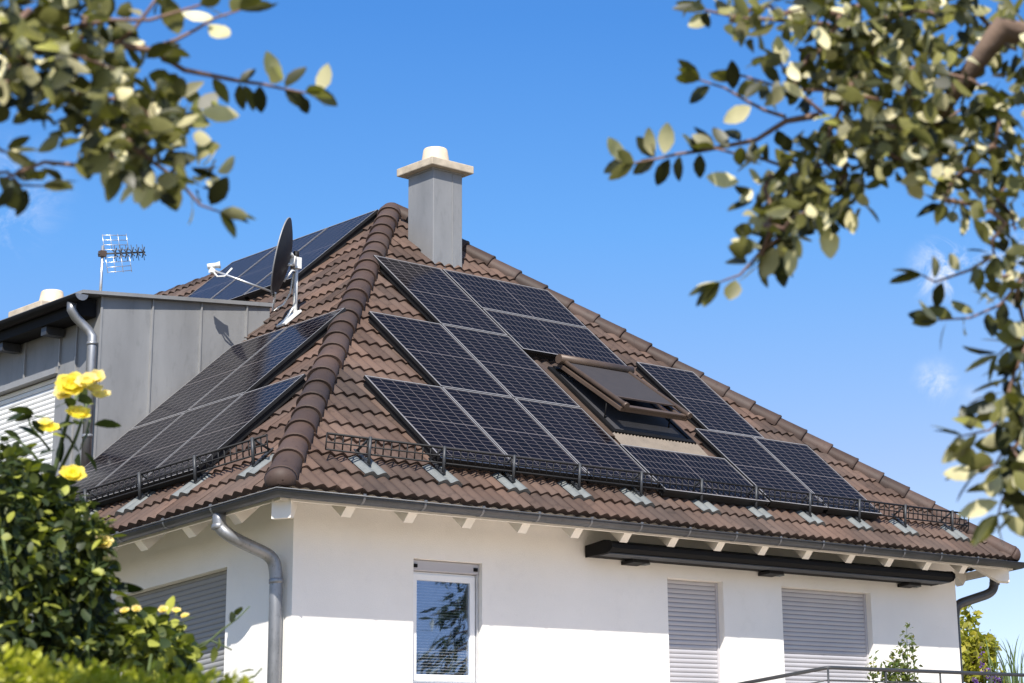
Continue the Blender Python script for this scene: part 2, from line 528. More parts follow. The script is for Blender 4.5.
# hip caps
def hip(mb, base, hd, ln=None):
    hd = Vector(hd).normalized()
    lat = hd.cross(ZA).normalized(); nh = lat.cross(hd).normalized()
    if nh.z < 0: nh = -nh; lat = -lat
    base = Vector(base)
    ln = ln or math.sqrt(2 * (L / 2) ** 2 + (L / 2 * TP) ** 2)
    n = int(ln / .40)
    seg = 14
    for k in range(n + 1):
        s0 = .17 + k * .40 if k else .10
        s1 = min(.17 + (k + 1) * .40 + .04, ln + .02)
        if s0 > ln - .1: break
        rnd = random.random()
        jx = random.uniform(-.006, .006)
        rings = [(s0, .146, .0), (s0 + .012, .150, .003), (s0 + .05, .145, .0), (s1, .128, -.010)]
        n0 = len(mb.v)
        for s_, r_, lift in rings:
            c = base + hd * s_ + nh * (.0 + lift) + lat * jx
            for i in range(seg + 1):
                an = math.pi * (-.12 + 1.24 * i / seg)
                mb.v.append(tuple(c + lat * (r_ * math.cos(an)) + nh * (r_ * .92 * math.sin(an))))
        for j in range(3):
            for i in range(seg):
                mb.face((n0 + j * (seg + 1) + i, n0 + j * (seg + 1) + i + 1, n0 + (j + 1) * (seg + 1) + i + 1, n0 + (j + 1) * (seg + 1) + i), 0, True, rnd)
        # dark thickness at the lower end
        n1 = len(mb.v)
        c = base + hd * (s0 + .004)
        for i in range(seg + 1):
            an = math.pi * (-.12 + 1.24 * i / seg)
            mb.v.append(tuple(c + lat * (.122 * math.cos(an)) + nh * (.112 * math.sin(an))))
        for i in range(seg):
            mb.face((n0 + i, n1 + i, n1 + i + 1, n0 + i + 1), 0, False, rnd)
        if k == 0:   # rounded starter
            prev = [n0 + i for i in range(seg + 1)]
            for q in range(1, 6):
                ph = q / 5 * math.pi / 2
                cc = base + hd * (s0 - .12 * math.sin(ph))
                cur = []
                for i in range(seg + 1):
                    an = math.pi * (-.12 + 1.24 * i / seg)
                    rr = .146 * max(math.cos(ph), .02)
                    mb.v.append(tuple(cc + lat * (rr * math.cos(an)) + nh * (rr * .92 * math.sin(an))))
                    cur.append(len(mb.v) - 1)
                for i in range(seg):
                    mb.face((prev[i], prev[i + 1], cur[i + 1], cur[i]), 0, True, rnd)
                prev = cur


for cnr, dr in (((0, 0, ZE), (1, 1, TP)), ((L, 0, ZE), (-1, 1, TP)), ((0, LY, ZE), (1, -1, TP)), ((L, LY, ZE), (-1, -1, TP))):
    hb = MB(); hip(hb, Vector(cnr) + Vector((0, 0, .012)), dr)
    hb.build('hip_cap', M['hip'], roof)
hb = MB(); hip(hb, (L / 2, L / 2 - .1, ZE + L / 2 * TP - .11), (0, 1, 0), LY - L + .2)
hb.build('ridge_cap', M['hip'], roof)
ap = MB()
ap.lathe((L / 2, L / 2, ZE + L / 2 * TP - .08), [(.22, -.1), (.19, .05), (.13, .13), (.06, .165), (.0, .175)], 18)
ap.build('apex_cap', M['hip'], roof)

# --- gutter ring, fascia, rafters
def ring(mb, prof, mi=0, closed=False, sm=True):
    n0 = len(mb.v); k = len(prof)
    for cx, cy in ((0, 0), (1, 0), (1, 1), (0, 1)):
        for d, z in prof:
            mb.v.append(((L + d) if cx else -d, (LY + d) if cy else -d, z))
    for c in range(4):
        c2 = (c + 1) % 4
        for i in range(k if closed else k - 1):
            j = (i + 1) % k
            mb.face((n0 + c * k + i, n0 + c2 * k + i, n0 + c2 * k + j, n0 + c * k + j), mi, sm)


gt = MB()
gc_d, gc_z, gr = .015, 6.545, .068
outer = [(gc_d + gr * math.cos(t), gc_z - gr * math.sin(t)) for t in [math.pi * i / 12 for i in range(13)]]
inner = [(gc_d + (gr - .004) * math.cos(t), gc_z - (gr - .004) * math.sin(t)) for t in [math.pi * i / 12 for i in range(12, -1, -1)]]
ring(gt, outer + inner, closed=True)
bead = [(gc_d + gr + .004 + .009 * math.cos(t), gc_z + .004 + .009 * math.sin(t)) for t in [2 * math.pi * i / 8 for i in range(8)]]
ring(gt, bead, closed=True)
gutter = gt.build('gutter', M['gutter'], house)
fr = [.89, 1.61, 2.33, 3.06, 3.78, 4.50, 5.23, 5.97, 6.70, 7.44, 8.18, 8.94, 9.67, 10.42]
fl = [.91, 1.65, 2.38, 3.11, 3.85, 4.58, 5.3, 6.03, 6.76, 7.5, 8.2, 8.9, 9.65, 10.4]
for sd, lst in ((FRONT, fr), (LEFT, fl)):
    for a in lst:
        b_ = MB()
        pts = [(gc_d + (gr + .004) * math.cos(t), gc_z - (gr + .004) * math.sin(t)) for t in [math.pi * i / 10 for i in range(11)]]
        for i in range(10):
            (d0, z0), (d1, z1) = pts[i], pts[i + 1]
            b_.quad(sd.wall(a - .013, -d0, z0), sd.wall(a + .013, -d0, z0), sd.wall(a + .013, -d1, z1), sd.wall(a - .013, -d1, z1))
        d0, z0 = pts[0]
        b_.box(sd.wall(a, -d0 + .002, z0 + .014), .03, .012, .03, (sd.a, sd.n, ZA))
        b_.build('gutter_bracket', M['bracket'], gutter)
fa = MB()
ring(fa, [(-.058, 6.472), (-.058, 6.57), (-.085, 6.57), (-.085, 6.472)], closed=True, sm=False)
fa.build('fascia', M['rafter'], house)


def rafter(sd, a, b_end=2.0):
    mb = MB()
    prof = [(-.02, -.272), (-.02, -.085), (b_end, -.085), (b_end, -.272)]
    mb.prism([sd.roof(a - .055, b, h) for b, h in prof], sd.a * .11)
    return mb.build('rafter', M['rafter'], house)


rx = [.87, 1.60, 2.32, 3.04, 3.76, 4.46, 5.17, 5.90, 6.62, 7.38, 8.15, 8.88, 9.62, 10.36]
for a in rx: rafter(FRONT, a, .95)
for a in [.84, 1.55, 2.31, 3.04, 3.76, 4.5, 5.2, 5.9, 6.6, 7.4, 8.15, 8.9, 9.6, 10.3]: rafter(LEFT, a, .95)
for a in [.9, 1.7, 2.5, 3.3]: rafter(RIGHT, a, .95)
for (cx, cy, sx, sy) in ((0, 0, 1, 1), (L, 0, -1, 1), (0, LY, 1, -1), (L, LY, -1, -1)):
    hd = Vector((sx, sy, 0)).normalized(); lat = Vector((-hd.y, hd.x, 0))
    hb = MB()
    e = Vector((cx, cy, ZE))
    tt = TP / math.sqrt(2)
    zt = lambda s: ZE + s * tt - .10
    p = [e + hd * .15 + ZA * (-.10), e + hd * .15 + ZA * (-.295), e + hd * .3 + ZA * (-.295 + .02), e + hd * 1.3 + ZA * (1.3 * tt - .42), e + hd * 1.3 + ZA * (1.3 * tt - .12)]
    hb.prism([q - lat * .085 for q in p], lat * .17)
    hb.build('hip_rafter', M['rafter'], house)

# --- window with frame, pane, blind
win = MB()
x0, x1, z0, z1 = front_open[0]
yf = OV + .085
def wf(mb, xa, xb, za, zb, y0, y1, t, mi=0):
    mb.bx(xa, xb, y0, y1, zb - t, zb, mi); mb.bx(xa, xb, y0, y1, za, za + t, mi)
    mb.bx(xa, xa + t, y0, y1, za + t, zb - t, mi); mb.bx(xb - t, xb, y0, y1, za + t, zb - t, mi)
wf(win, x0 + .002, x1 - .002, z0 + .002, z1 - .12, yf, yf + .07, .045)
window = win.build('window', M['pvc'], house)
sa = MB()
wf(sa, x0 + .036, x1 - .036, z0 + .036, z1 - .145, yf - .014, yf + .05, .062)
sa.build('sash', M['pvc'], window)
gp = MB()
gp.bx(x0 + .096, x1 - .096, yf + .002, yf + .008, z0 + .096, z1 - .205)
gp.build('pane', M['glass'], window)
bx_ = MB()
bx_.bx(x0 + .004, x1 - .004, OV + .045, OV + .16, z1 - .115, z1 - .004, 0, .008)
bx_.bx(x0 + .03, x0 + .075, OV + .03, OV + .06, z1 - .085, z1 - .05, 1)
bx_.bx(x1 - .075, x1 - .03, OV + .03, OV + .06, z1 - .085, z1 - .05, 1)
bx_.build('shutter_box', [M['shutter'], M['darkmetal']], window)
gr_ = MB()
gr_.bx(x1 - .03, x1 - .003, OV + .05, OV + .084, z0 + .003, z1 - .116)
gr_.build('guide_rail', M['alu'], window)
bl = MB()
zz = z0 + .10
while zz < z1 - .21:
    bl.quad((x0 + .08, yf + .07, zz), (x1 - .08, yf + .07, zz), (x1 - .08, yf + .088, zz + .014), (x0 + .08, yf + .088, zz + .014))
    zz += .03
bl.build('venetian_blind', M['white'], window)
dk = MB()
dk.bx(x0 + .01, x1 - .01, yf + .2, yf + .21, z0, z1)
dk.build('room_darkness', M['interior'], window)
sl = MB()
sl.bx(x0 - .02, x1 + .02, OV - .03, OV + .12, z0 - .03, z0 + .001)
sl.build('sill', M['alu'], window)


# --- roller shutters
def shutter(sd, a0, a1, z0, z1, m, d):
    mb = MB()
    h = .054
    z = z0 + .03
    while z < z1 - .004:
        zt = min(z + h - .006, z1 - .002)
        pr = [(d, z), (d - .005, z + .012), (d - .007, (z + zt) / 2), (d - .005, zt - .010), (d, zt)]
        for i in range(4):
            mb.quad(*[sd.wall(a, dd, q) for a, (dd, q) in ((a0 + .035, pr[i]), (a1 - .035, pr[i]), (a1 - .035, pr[i + 1]), (a0 + .035, pr[i + 1]))], 0, True)
        zb = zt + .006
        mb.quad(*[sd.wall(a, d + .002, q) for a, q in ((a0 + .035, zt), (a1 - .035, zt), (a1 - .035, zb), (a0 + .035, zb))], 1)
        z += h
    mb.box(sd.wall((a0 + a1) / 2, d + .02, (z0 + z1) / 2), a1 - a0 - .02, .02, z1 - z0, (sd.a, sd.n, ZA), 1)
    o = mb.build('roller_shutter', [m, M['slatgap']], house)
    for a in (a0 + .019, a1 - .019):
        fr_ = MB()
        fr_.box(sd.wall(a, d + .0, (z0 + z1) / 2), .032, .035, z1 - z0 - .004, (sd.a, sd.n, ZA))
        fr_.build('guide_rail', M['shutter'], o)
    return o


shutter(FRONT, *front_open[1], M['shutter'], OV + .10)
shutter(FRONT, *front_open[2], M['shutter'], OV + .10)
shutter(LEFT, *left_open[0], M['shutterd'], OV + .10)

# --- downpipes
def pipe(pts, r, m, rings_at, seg=14):
    # smooth the bends
    P = [Vector(p) for p in pts]
    out = [P[0]]
    for i in range(1, len(P) - 1):
        a = P[i] + (P[i - 1] - P[i]).normalized() * min(.11, (P[i - 1] - P[i]).length * .45)
        c = P[i] + (P[i + 1] - P[i]).normalized() * min(.11, (P[i + 1] - P[i]).length * .45)
        for t in (0, .2, .4, .6, .8, 1):
            out.append(a * (1 - t) ** 2 + P[i] * 2 * t * (1 - t) + c * t * t)
    out.append(P[-1])
    mb = MB(); mb.tube(out, r, seg)
    o = mb.build('downpipe', m, house)
    for p, d in rings_at:
        rb = MB(); p = Vector(p); d = Vector(d).normalized()
        rb.tube([p - d * .025, p - d * .02, p + d * .02, p + d * .025], [r + .002, r + .007, r + .007, r + .002], seg)
        rb.build('pipe_collar', m, o)
    return o


dp = [(.005, .90, 6.50), (.005, .90, 6.36), (.08, .82, 6.25), (.49, .745, 6.07), (.525, .735, 5.9), (.525, .735, 0)]
pipe(dp, .06, M['galv'], [((.005, .90, 6.36), (0, 0, 1)), ((.525, .735, 5.83), (0, 0, 1)), ((.525, .735, 3.2), (0, 0, 1))])
pipe([(L - .02, .42, 6.50), (L - .02, .42, 6.33), (L - .08, .44, 6.22), (10.86, .70, 6.08), (10.835, .72, 5.9), (10.835, .72, 0)], .065, M['gutter'], [((L - .02, .42, 6.35), (0, 0, 1))])

# --- chimneys (parts of the roof)
def chimney(cx, cy, sx, sy, zb, zt, capo=.105, potr=.15):
    c = MB(); c.bx(cx, cx + sx, cy, cy + sy, zb, zt, 0, .006)
    ch = c.build('chimney', M['zinc'], house)
    # standing seam on the cladding
    s_ = MB()
    s_.box((cx + sx * .66, cy - .004, (zb + zt) / 2), .006, .008, zt - zb - .02)
    s_.bx(cx - .02, cx + sx + .02, cy - .02, cy + sy + .02, zt - .02, zt - .004)
    s_.build('cladding_seam', M['zincseam'], ch)
    k = MB()
    k.bx(cx - capo, cx + sx + capo, cy - capo, cy + sy + capo, zt, zt + .11, 0, .012)
    k.build('chimney_cap', M['concrete'], ch)
    p = MB()
    p.lathe((cx + sx / 2, cy + sy / 2, zt + .11), [(potr + .04, 0), (potr + .028, .05), (potr + .0, .24), (potr - .01, .255), (potr - .035, .255), (potr - .04, .1), (.0, .1)], 24)
    p.build('chimney_pot', M['pot'], ch)
    return ch


chimney(5.41, 4.51, .46, .49, 10.6, 12.20)
chimney(3.15, 9.25, .50, .50, 9.4, 10.97, .11, .13)

# --- roof window (open, with outside blind)
def rw_ax(tilt):
    c, s = math.cos(tilt), math.sin(tilt)
    return FRONT.a, FRONT.u * c - FRONT.nr * s * 1.0, FRONT.nr * c + FRONT.u * s


def fbox(mb, a0, a1, b0, b1, h0, h1, mi=0, bev=0.):
    mb.box(FRONT.roof((a0 + a1) / 2, (b0 + b1) / 2, (h0 + h1) / 2), a1 - a0, b1 - b0, h1 - h0, (FRONT.a, FRONT.u, FRONT.nr), mi, None, bev)


A0, A1, B0, B1 = 5.48, 6.82, 1.97, 3.50
rw = MB()
fbox(rw, A0, A0 + .07, B0, B1, -.1, .10); fbox(rw, A1 - .07, A1, B0, B1, -.1, .10)
fbox(rw, A0 + .07, A1 - .07, B0, B0 + .07, -.1, .10); fbox(rw, A0 + .07, A1 - .07, B1 - .07, B1, -.1, .12)
rwin = rw.build('roof_window', M['darkmetal'], house)
# opened sash, lifted at its foot
pt = FRONT.roof(0, 3.46, .19)
th = math.atan2(.115, 1.)
sa_u = (FRONT.u * math.cos(th) - FRONT.nr * math.sin(th)).normalized()
sa_n = (FRONT.nr * math.cos(th) + FRONT.u * math.sin(th)).normalized()


def sp(a, t, h):  # t metres down the sash from its top edge
    return FRONT.a * a + pt - sa_u * t + sa_n * h


def sbox(mb, a0, a1, t0, t1, h0, h1, mi=0, bev=0.):
    mb.box(sp((a0 + a1) / 2, (t0 + t1) / 2, (h0 + h1) / 2), a1 - a0, t1 - t0, h1 - h0, (FRONT.a, sa_u, sa_n), mi, None, bev)


SA0, SA1, ST = 5.56, 6.65, 1.33
s1 = MB()
sbox(s1, SA0, SA0 + .075, 0, ST, -.05, .0, 0, .006); sbox(s1, SA1 - .075, SA1, 0, ST, -.05, .0, 0, .006)
sbox(s1, SA0 + .075, SA1 - .075, ST - .075, ST, -.05, .0, 0, .006); sbox(s1, SA0 + .075, SA1 - .075, 0, .075, -.05, .0, 0, .006)
s1.build('sash', M['brownalu'], rwin)
s2 = MB()
sbox(s2, SA0 + .07, SA1 - .07, .07, ST - .07, -.03, -.022)
s2.build('pane', M['glass'], rwin)
for a in (SA0 + .03, SA1 - .03):
    s3 = MB()
    s3.tube([sp(a, .06, .045), sp(a, ST + .0, .045), sp(a, ST + .002, .045), sp(a, ST + .05, .045)], [.028, .028, .038, .038], 12)
    s3.build('side_rail', M['brownalu'], rwin)
s4 = MB()
s4.tube([sp(SA0 - .05, .03, .06), sp(SA1 + .04, .03, .06)], .060, 12)
s4.build('blind_cassette', M['brownalu'], rwin)
s5 = MB()
sbox(s5, SA0 + .06, SA1 - .06, .1, ST - .24, .045, .050)
s5.build('blind', M['blind'], rwin)
s5 = MB()
sbox(s5, SA0 + .06, SA1 - .06, ST - .245, ST - .225, .036, .056)
sbox(s5, SA0 + .02, SA1 - .02, ST - .05, ST + .02, .0, .03, 0, .006)
s5.build('blind_bar', M['brownalu'], rwin)
s6 = MB()
fbox(s6, A0 + .02, A1 - .02, 1.68, 1.96, .045, .06)
nw = 26
for i in range(nw):
    a_ = A0 - .02 + (A1 - A0 + .06) * i / nw
    a2_ = A0 - .02 + (A1 - A0 + .06) * (i + 1) / nw
    am = (a_ + a2_) / 2
    for p_, q_, hp, hq in ((a_, am, .05, .078), (am, a2_, .078, .05)):
        s6.quad(FRONT.roof(p_, 1.66, hp), FRONT.roof(q_, 1.66, hq), FRONT.roof(q_, 1.965, hq + .012), FRONT.roof(p_, 1.965, hp + .012))
s6.build('apron_flashing', M['apron'], rwin)
for a_, b_ in ((A0 - .09, A0 - .003), (A1 + .003, A1 + .09)):
    s7 = MB(); fbox(s7, a_, b_, 1.9, 3.55, -.02, .07); s7.build('side_flashing', M['brownalu'], rwin)
for a in (A0 + .1, A1 - .2):
    s8 = MB(); s8.tube([FRONT.roof(a, 2.3, .05), sp(a, ST - .3, -.03)], .010, 6); s8.build('opening_arm', M['darkmetal'], rwin)
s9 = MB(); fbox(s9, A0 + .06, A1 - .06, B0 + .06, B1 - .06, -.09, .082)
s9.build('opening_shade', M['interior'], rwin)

# --- dormer
DX, DY0, DY1 = 1.40, 5.20, 8.90
DXB = 3.56
dz = lambda x: 9.955 + (x - DX) * .103
d = MB()
d.prism([(DX, DY0, 7.3), (DXB, DY0, 7.3), (DXB, DY0, dz(DXB) - .03), (DX, DY0, dz(DX) - .03)], (0, .02, 0))     # cheek
d.prism([(DX, DY1, 7.3), (DXB, DY1, 7.3), (DXB, DY1, dz(DXB) - .03), (DX, DY1, dz(DX) - .03)], (0, -.02, 0))
d.bx(DXB - .02, DXB - .0005, DY0 + .02, DY1 - .02, 9.0, dz(DXB) - .03)
# front around the shutter opening (y 6.02..8.3, z 8.0..9.12)
FO = (6.00, 8.35, 8.02, 9.20)
d.bx(DX, DX + .02, DY0 + .02, FO[0], 7.3, dz(DX) - .03); d.bx(DX, DX + .02, FO[1], DY1 - .02, 7.3, dz(DX) - .03)
d.bx(DX, DX + .02, FO[0], FO[1], FO[3], dz(DX) - .03); d.bx(DX, DX + .02, FO[0], FO[1], 7.3, FO[2])
dorm = d.build('dormer', M['zinc'], house)
def one(parent, name, m, fn):
    q_ = MB(); fn(q_); return q_.build(name, m, parent)


for x in (2.02, 2.64, 3.24):
    one(dorm, 'standing_seam', M['zincseam'], lambda q_: q_.bx(x - .008, x + .008, DY0 - .022, DY0 - .001, 7.4, dz(x) - .03))
for y in (5.62, 5.94, 6.62, 7.30, 7.98):
    zlo = FO[3] + .06 if FO[0] - .1 < y < FO[1] else 7.4
    one(dorm, 'standing_seam', M['zincseam'], lambda q_: q_.bx(DX - .022, DX - .001, y - .008, y + .008, zlo, dz(DX) - .04))
one(dorm, 'standing_seam', M['zincseam'], lambda q_: q_.bx(DX - .012, DX + .012, DY0 - .012, DY0 - .001, 7.4, dz(DX) - .03))
rf = MB()
rf.prism([(1.11, DY0 - .10, dz(1.11) - .028), (DXB + .03, DY0 - .03, dz(DXB) - .028), (DXB + .03, DY0 - .03, dz(DXB) + .02), (1.11, DY0 - .10, dz(1.11) + .012)], (0, DY1 - DY0 + .06, 0))
rf.build('dormer_roof', M['zinc'], dorm)
rf = MB()
rf.prism([(1.13, DY0 + .06, dz(1.13) - .24), (DX - .024, DY0 + .06, dz(1.13) - .24), (DX - .024, DY0 + .06, dz(1.13) - .032), (1.13, DY0 + .06, dz(1.13) - .032)], (0, DY1 - DY0 - .14, 0))
rf.build('eaves_box', M['darkmetal'], dorm)
for y in (5.9, 6.75, 7.6, 8.4):
    q = MB(); q.bx(1.16, DX - .024, y - .05, y + .05, dz(1.13) - .34, dz(1.13) - .243)
    q.build('rafter_end', M['gutter'], dorm)
gg = MB()
gx, gz, grr = 1.085, 9.875, .075
pp = [(gx - grr * math.cos(t), gz - grr * math.sin(t)) for t in [math.pi * i / 12 for i in range(13)]]
pi_ = [(gx - (grr - .004) * math.cos(t), gz - (grr - .004) * math.sin(t)) for t in [math.pi * i / 12 for i in range(12, -1, -1)]]
gg.prism([(x, DY0 - .12, z) for x, z in pp + pi_], (0, DY1 - DY0 + .14, 0))
gg.build('dormer_gutter', M['darkmetal'], dorm)
gg = MB()
gg.prism([(x, DY0 - .124, z) for x, z in pp], (0, .003, 0)); gg.build('gutter_end', M['galv'], dorm)
q = MB()
q.tube([(gx, 5.26, 9.82), (gx, 5.26, 9.73), (1.13, 5.25, 9.65), (1.28, 5.24, 9.52), (1.31, 5.20, 9.44), (1.31, 5.20, 7.9)], .05, 14)
q.tube([(1.31, 5.20, 9.33), (1.31, 5.20, 9.37)], .056, 14); q.tube([(1.31, 5.20, 8.25), (1.31, 5.20, 8.29)], .056, 14)
q.build('dormer_downpipe', M['galv'], dorm)
q = MB()
zz = FO[2] + .02
while zz < FO[3] - .03:
    pr_ = [(DX + .07, zz), (DX + .063, zz + .02), (DX + .063, zz + .04), (DX + .07, zz + .054)]
    for i in range(3):
        q.quad((pr_[i][0], FO[0], pr_[i][1]), (pr_[i][0], FO[1], pr_[i][1]), (pr_[i + 1][0], FO[1], pr_[i + 1][1]), (pr_[i + 1][0], FO[0], pr_[i + 1][1]), 0, True)
    q.quad((DX + .073, FO[0], zz + .054), (DX + .073, FO[1], zz + .054), (DX + .073, FO[1], zz + .06), (DX + .073, FO[0], zz + .06), 1)
    zz += .06
q.bx(DX + .08, DX + .1, FO[0] - .01, FO[1] + .01, FO[2] - .01, FO[3] + .01, 1)
q.build('dormer_shutter', [M['white'], M['slatgap']], dorm)
q = MB()
q.bx(DX - .035, DX + .06, FO[0] - .03, FO[1] + .03, FO[3] - .02, FO[3] + .05)
q.build('shutter_hood', M['zincseam'], dorm)

# --- balcony slab
q = MB()
q.bx(6.05, 12.2, -1.32, OV - .002, 3.62, 3.86)
q.build('balcony', M['concrete'], house)

# ------------------------------------------------------------------ solar panels
def make_panel(sd, a0, b0, label, group, landscape=False, lift=.15, copy_from=None):
    """a0, b0: lower corner of the 1.00 x 1.69 panel on the roof side sd"""
    w_, h_ = (1.70, 1.0) if landscape else (1.0, 1.70)
    root = empty('solar_panel', sd.roof(a0 + w_ / 2, b0 + h_ / 2, 0), label, 'solar panel', group)
    top = lift
    th_ = .036
    fwid = .016
    mb = MB()
    def fb(a_0, a_1, b_0, b_1, h0, h1, mi=0):
        mb.box(sd.roof(a0 + (a_0 + a_1) / 2, b0 + (b_0 + b_1) / 2, (h0 + h1) / 2), a_1 - a_0, b_1 - b_0, h1 - h0, (sd.a, sd.u, sd.nr), mi)
    fb(0, w_, 0, fwid, top - th_, top); fb(0, w_, h_ - fwid, h_, top - th_, top)
    fb(0, fwid, fwid, h_ - fwid, top - th_, top); fb(w_ - fwid, w_, fwid, h_ - fwid, top - th_, top)
    for i_ in range(len(mb.f)):
        mb.m[i_] = 0 if i_ % 6 == 1 else 1        # pale upper face, black flanks
    mb.build('frame', [M['frametop'], M['black']], root)
    c = MB()
    e = fwid + .001
    m_ = .012
    P = [sd.roof(a0 + a_, b0 + b_, top - .004) for a_, b_ in ((e, e), (w_ - e, e), (w_ - e, h_ - e), (e, h_ - e))]
    if landscape:
        uv = [(-.06, -.1), (-.06, 20.1), (6.06, 20.1), (6.06, -.1)]
    else:
        uv = [(-.06, -.1), (6.06, -.1), (6.06, 20.1), (-.06, 20.1)]
    c.quad(*P, 0, False, None, uv)
    Q = [sd.roof(a0 + a_, b0 + b_, top - .010) for a_, b_ in ((e, e), (e, h_ - e), (w_ - e, h_ - e), (w_ - e, e))]
    c.quad(*Q, 1)
    c.build('cells', [M['cell'], M['black']], root)
    r_ = MB()
    r_.box(sd.roof(a0 + w_ / 2, b0 + h_ / 2, (.045 + top - th_) / 2), w_ - .05, h_ - .05, top - th_ - .047, (sd.a, sd.u, sd.nr))  # black box added to deepen the shade in the gap under the panel
    r_.build('dark_gap_fill', M['black'], root)
    return root


GF, GL = 'solar panels on the front roof', 'solar panels on the left roof'
a0, bA = 2.168, .655
PW = 1.02
make_panel(FRONT, a0 + .005, bA, 'black upright solar panel nearest the hip in the lowest row on the front roof', GF)
make_panel(FRONT, a0 + PW, bA, 'second upright solar panel from the hip in the lowest row on the front roof', GF)
make_panel(FRONT, a0 + 2 * PW, bA, 'third upright solar panel from the hip in the lowest front row', GF)
make_panel(FRONT, a0 + PW, bA + 1.72, 'upright solar panel nearest the hip in the middle row, front roof', GF)
make_panel(FRONT, a0 + 2 * PW, bA + 1.72, 'upright solar panel in the middle row directly left of the brown roof window', GF)
make_panel(FRONT, a0 + 2 * PW, bA + 3.44, 'upright solar panel at the top of the front roof, just below the chimney', GF)
make_panel(FRONT, 5.245, 4.80, 'solar panel lying sideways at the top of the front roof, right of the chimney', GF, True)
make_panel(FRONT, 5.245, 3.78, 'solar panel lying sideways directly above the brown roof window', GF, True)
make_panel(FRONT, 5.245, .55, 'solar panel lying sideways directly below the brown roof window', GF, True)
make_panel(FRONT, 7.00, .58, 'upright solar panel in the lowest row directly below the panel right of the roof window', GF)
make_panel(FRONT, 8.02, .58, 'rightmost upright solar panel in the lowest row of the front roof', GF)
make_panel(FRONT, 7.24, 2.295, 'single upright solar panel right of the brown roof window, above the lowest row', GF)
aL, bL = 1.837, .636
for k, lb in enumerate(('solar panel nearest the hip in the lowest row of the left roof', 'middle solar panel of the lowest row on the left roof', 'solar panel at the dormer end of the lowest left roof row')):
    make_panel(LEFT, aL + k * PW, bL, lb, GL)
for k, lb in ((1, 'solar panel nearest the hip in the second left roof row, below the dish mast'), (2, 'solar panel against the zinc dormer side in the second row of the left roof')):
    make_panel(LEFT, aL + k * PW, bL + 1.72, lb, GL)
for k, lb in enumerate(('bluish solar panel just under the roof peak, nearest the hip', 'bluish solar panel in the middle of the row behind the satellite dish', 'bluish solar panel at the far end of the row above the dormer')):
    make_panel(LEFT, 5.64 + k * PW, 5.90, lb, GL)

# ------------------------------------------------------------------ snow guards
def snow_guard(sd, a_start, a_end, posts, label):
    root = empty('snow_guard', sd.roof((a_start + a_end) / 2, .55, 0), label, 'snow guard', 'snow guards along the eaves')
    ht = .235
    up_ = (ZA * .85 + sd.nr * .15).normalized()
    bb = .545
    base = lambda a: sd.roof(a, bb, .065)
    g_ = MB()
    for hh, rr in ((.075, .010), (ht - .085, .008), (ht, .013)):
        g_.tube([base(a_start) + up_ * hh, base(a_end) + up_ * hh], rr, 6)
    n = int((a_end - a_start) / .095)
    for i in range(n + 1):
        a = a_start + (a_end - a_start) * i / n
        g_.tube([base(a) + up_ * .075, base(a) + up_ * ht], .0075, 5)
    g_.build('grille', M['black'], root)
    for a in posts:
        p_ = MB()
        fr_ = -sd.n * .02
        b0_ = sd.roof(a, .505, .055)
        p_.tube([b0_, base(a) + up_ * (ht + .015) + fr_], .017, 6)
        p_.tube([base(a) + up_ * (ht + .005) + fr_, sd.roof(a + .0, .76, .06)], .014, 6)
        p_.box(sd.roof(a, .64, .058), .045, .30, .012, (sd.a, sd.u, sd.nr))
        p_.build('post', M['rail'], root)
        t_ = MB()
        # galvanised tile carrying the post
        st = PIT / 8
        i0 = math.floor((a - .13) / PIT) * PIT + PIT / 2
        b0, b1 = CRS - .016, 2 * CRS - .02
        for q_ in range(16):
            p0, p1 = i0 + q_ * st, i0 + (q_ + 1) * st
            h0, h1 = wave(p0), wave(p1)
            A_, B_ = sd.roof(p0, b0, h0 + .044), sd.roof(p1, b0, h1 + .044)
            t_.quad(A_, B_, sd.roof(p1, b1, h1 + .014), sd.roof(p0, b1, h0 + .014), 0, True)
            t_.quad(sd.roof(p0, b0 + .003, h0 - .0), sd.roof(p1, b0 + .003, h1 - .0), B_, A_)
        t_.build('base_tile', M['greytile'], root)
    return root


snow_guard(FRONT, .76, 10.80, [1.25, 2.16, 3.07, 3.98, 4.89, 5.83, 6.73, 7.67, 8.58, 9.47, 10.43], 'black wire snow guard fence along the eave of the front roof')
snow_guard(LEFT, .66, 9.7, [.86, 1.77, 2.67, 3.58, 4.48, 5.4, 6.3, 7.2, 8.1, 9.0], 'black wire snow guard fence along the left eave, running behind the rose bush')

# ------------------------------------------------------------------ awning
aw = empty('awning', (7.25, .45, 6.33), 'long closed anthracite awning cassette mounted on the front wall under the eaves', 'awning')
q = MB()
prof = [(OV - .03, 6.285), (OV - .03, 6.41), (.30, 6.425), (.225, 6.41), (.18, 6.37), (.18, 6.325), (.215, 6.29), (.27, 6.28)]
q.prism([(4.31, y, z) for y, z in prof], (5.90, 0, 0))
q.build('cassette', M['darkmetal'], aw)
for x in (4.29, 10.21):
    q = MB()
    q.prism([(x, OV - .03 + (y - OV + .03) * 1.03, 6.35 + (z - 6.35) * 1.06) for y, z in prof], (.022, 0, 0))
    q.build('end_cap', M['darkmetal'], aw)
q = MB(); q.bx(4.32, 10.20, .24, .40, 6.268, 6.2790)
q.build('front_profile', M['rail'], aw)
for x in (4.98, 7.16, 9.72):
    q = MB()
    q.bx(x - .14, x + .10, .42, OV - .002, 6.235, 6.276, 0, .004)
    q.bx(x + .06, x + .13, .44, .52, 6.225, 6.25, 1)
    q.build('wall_bracket', [M['black'], M['greytile']], aw)

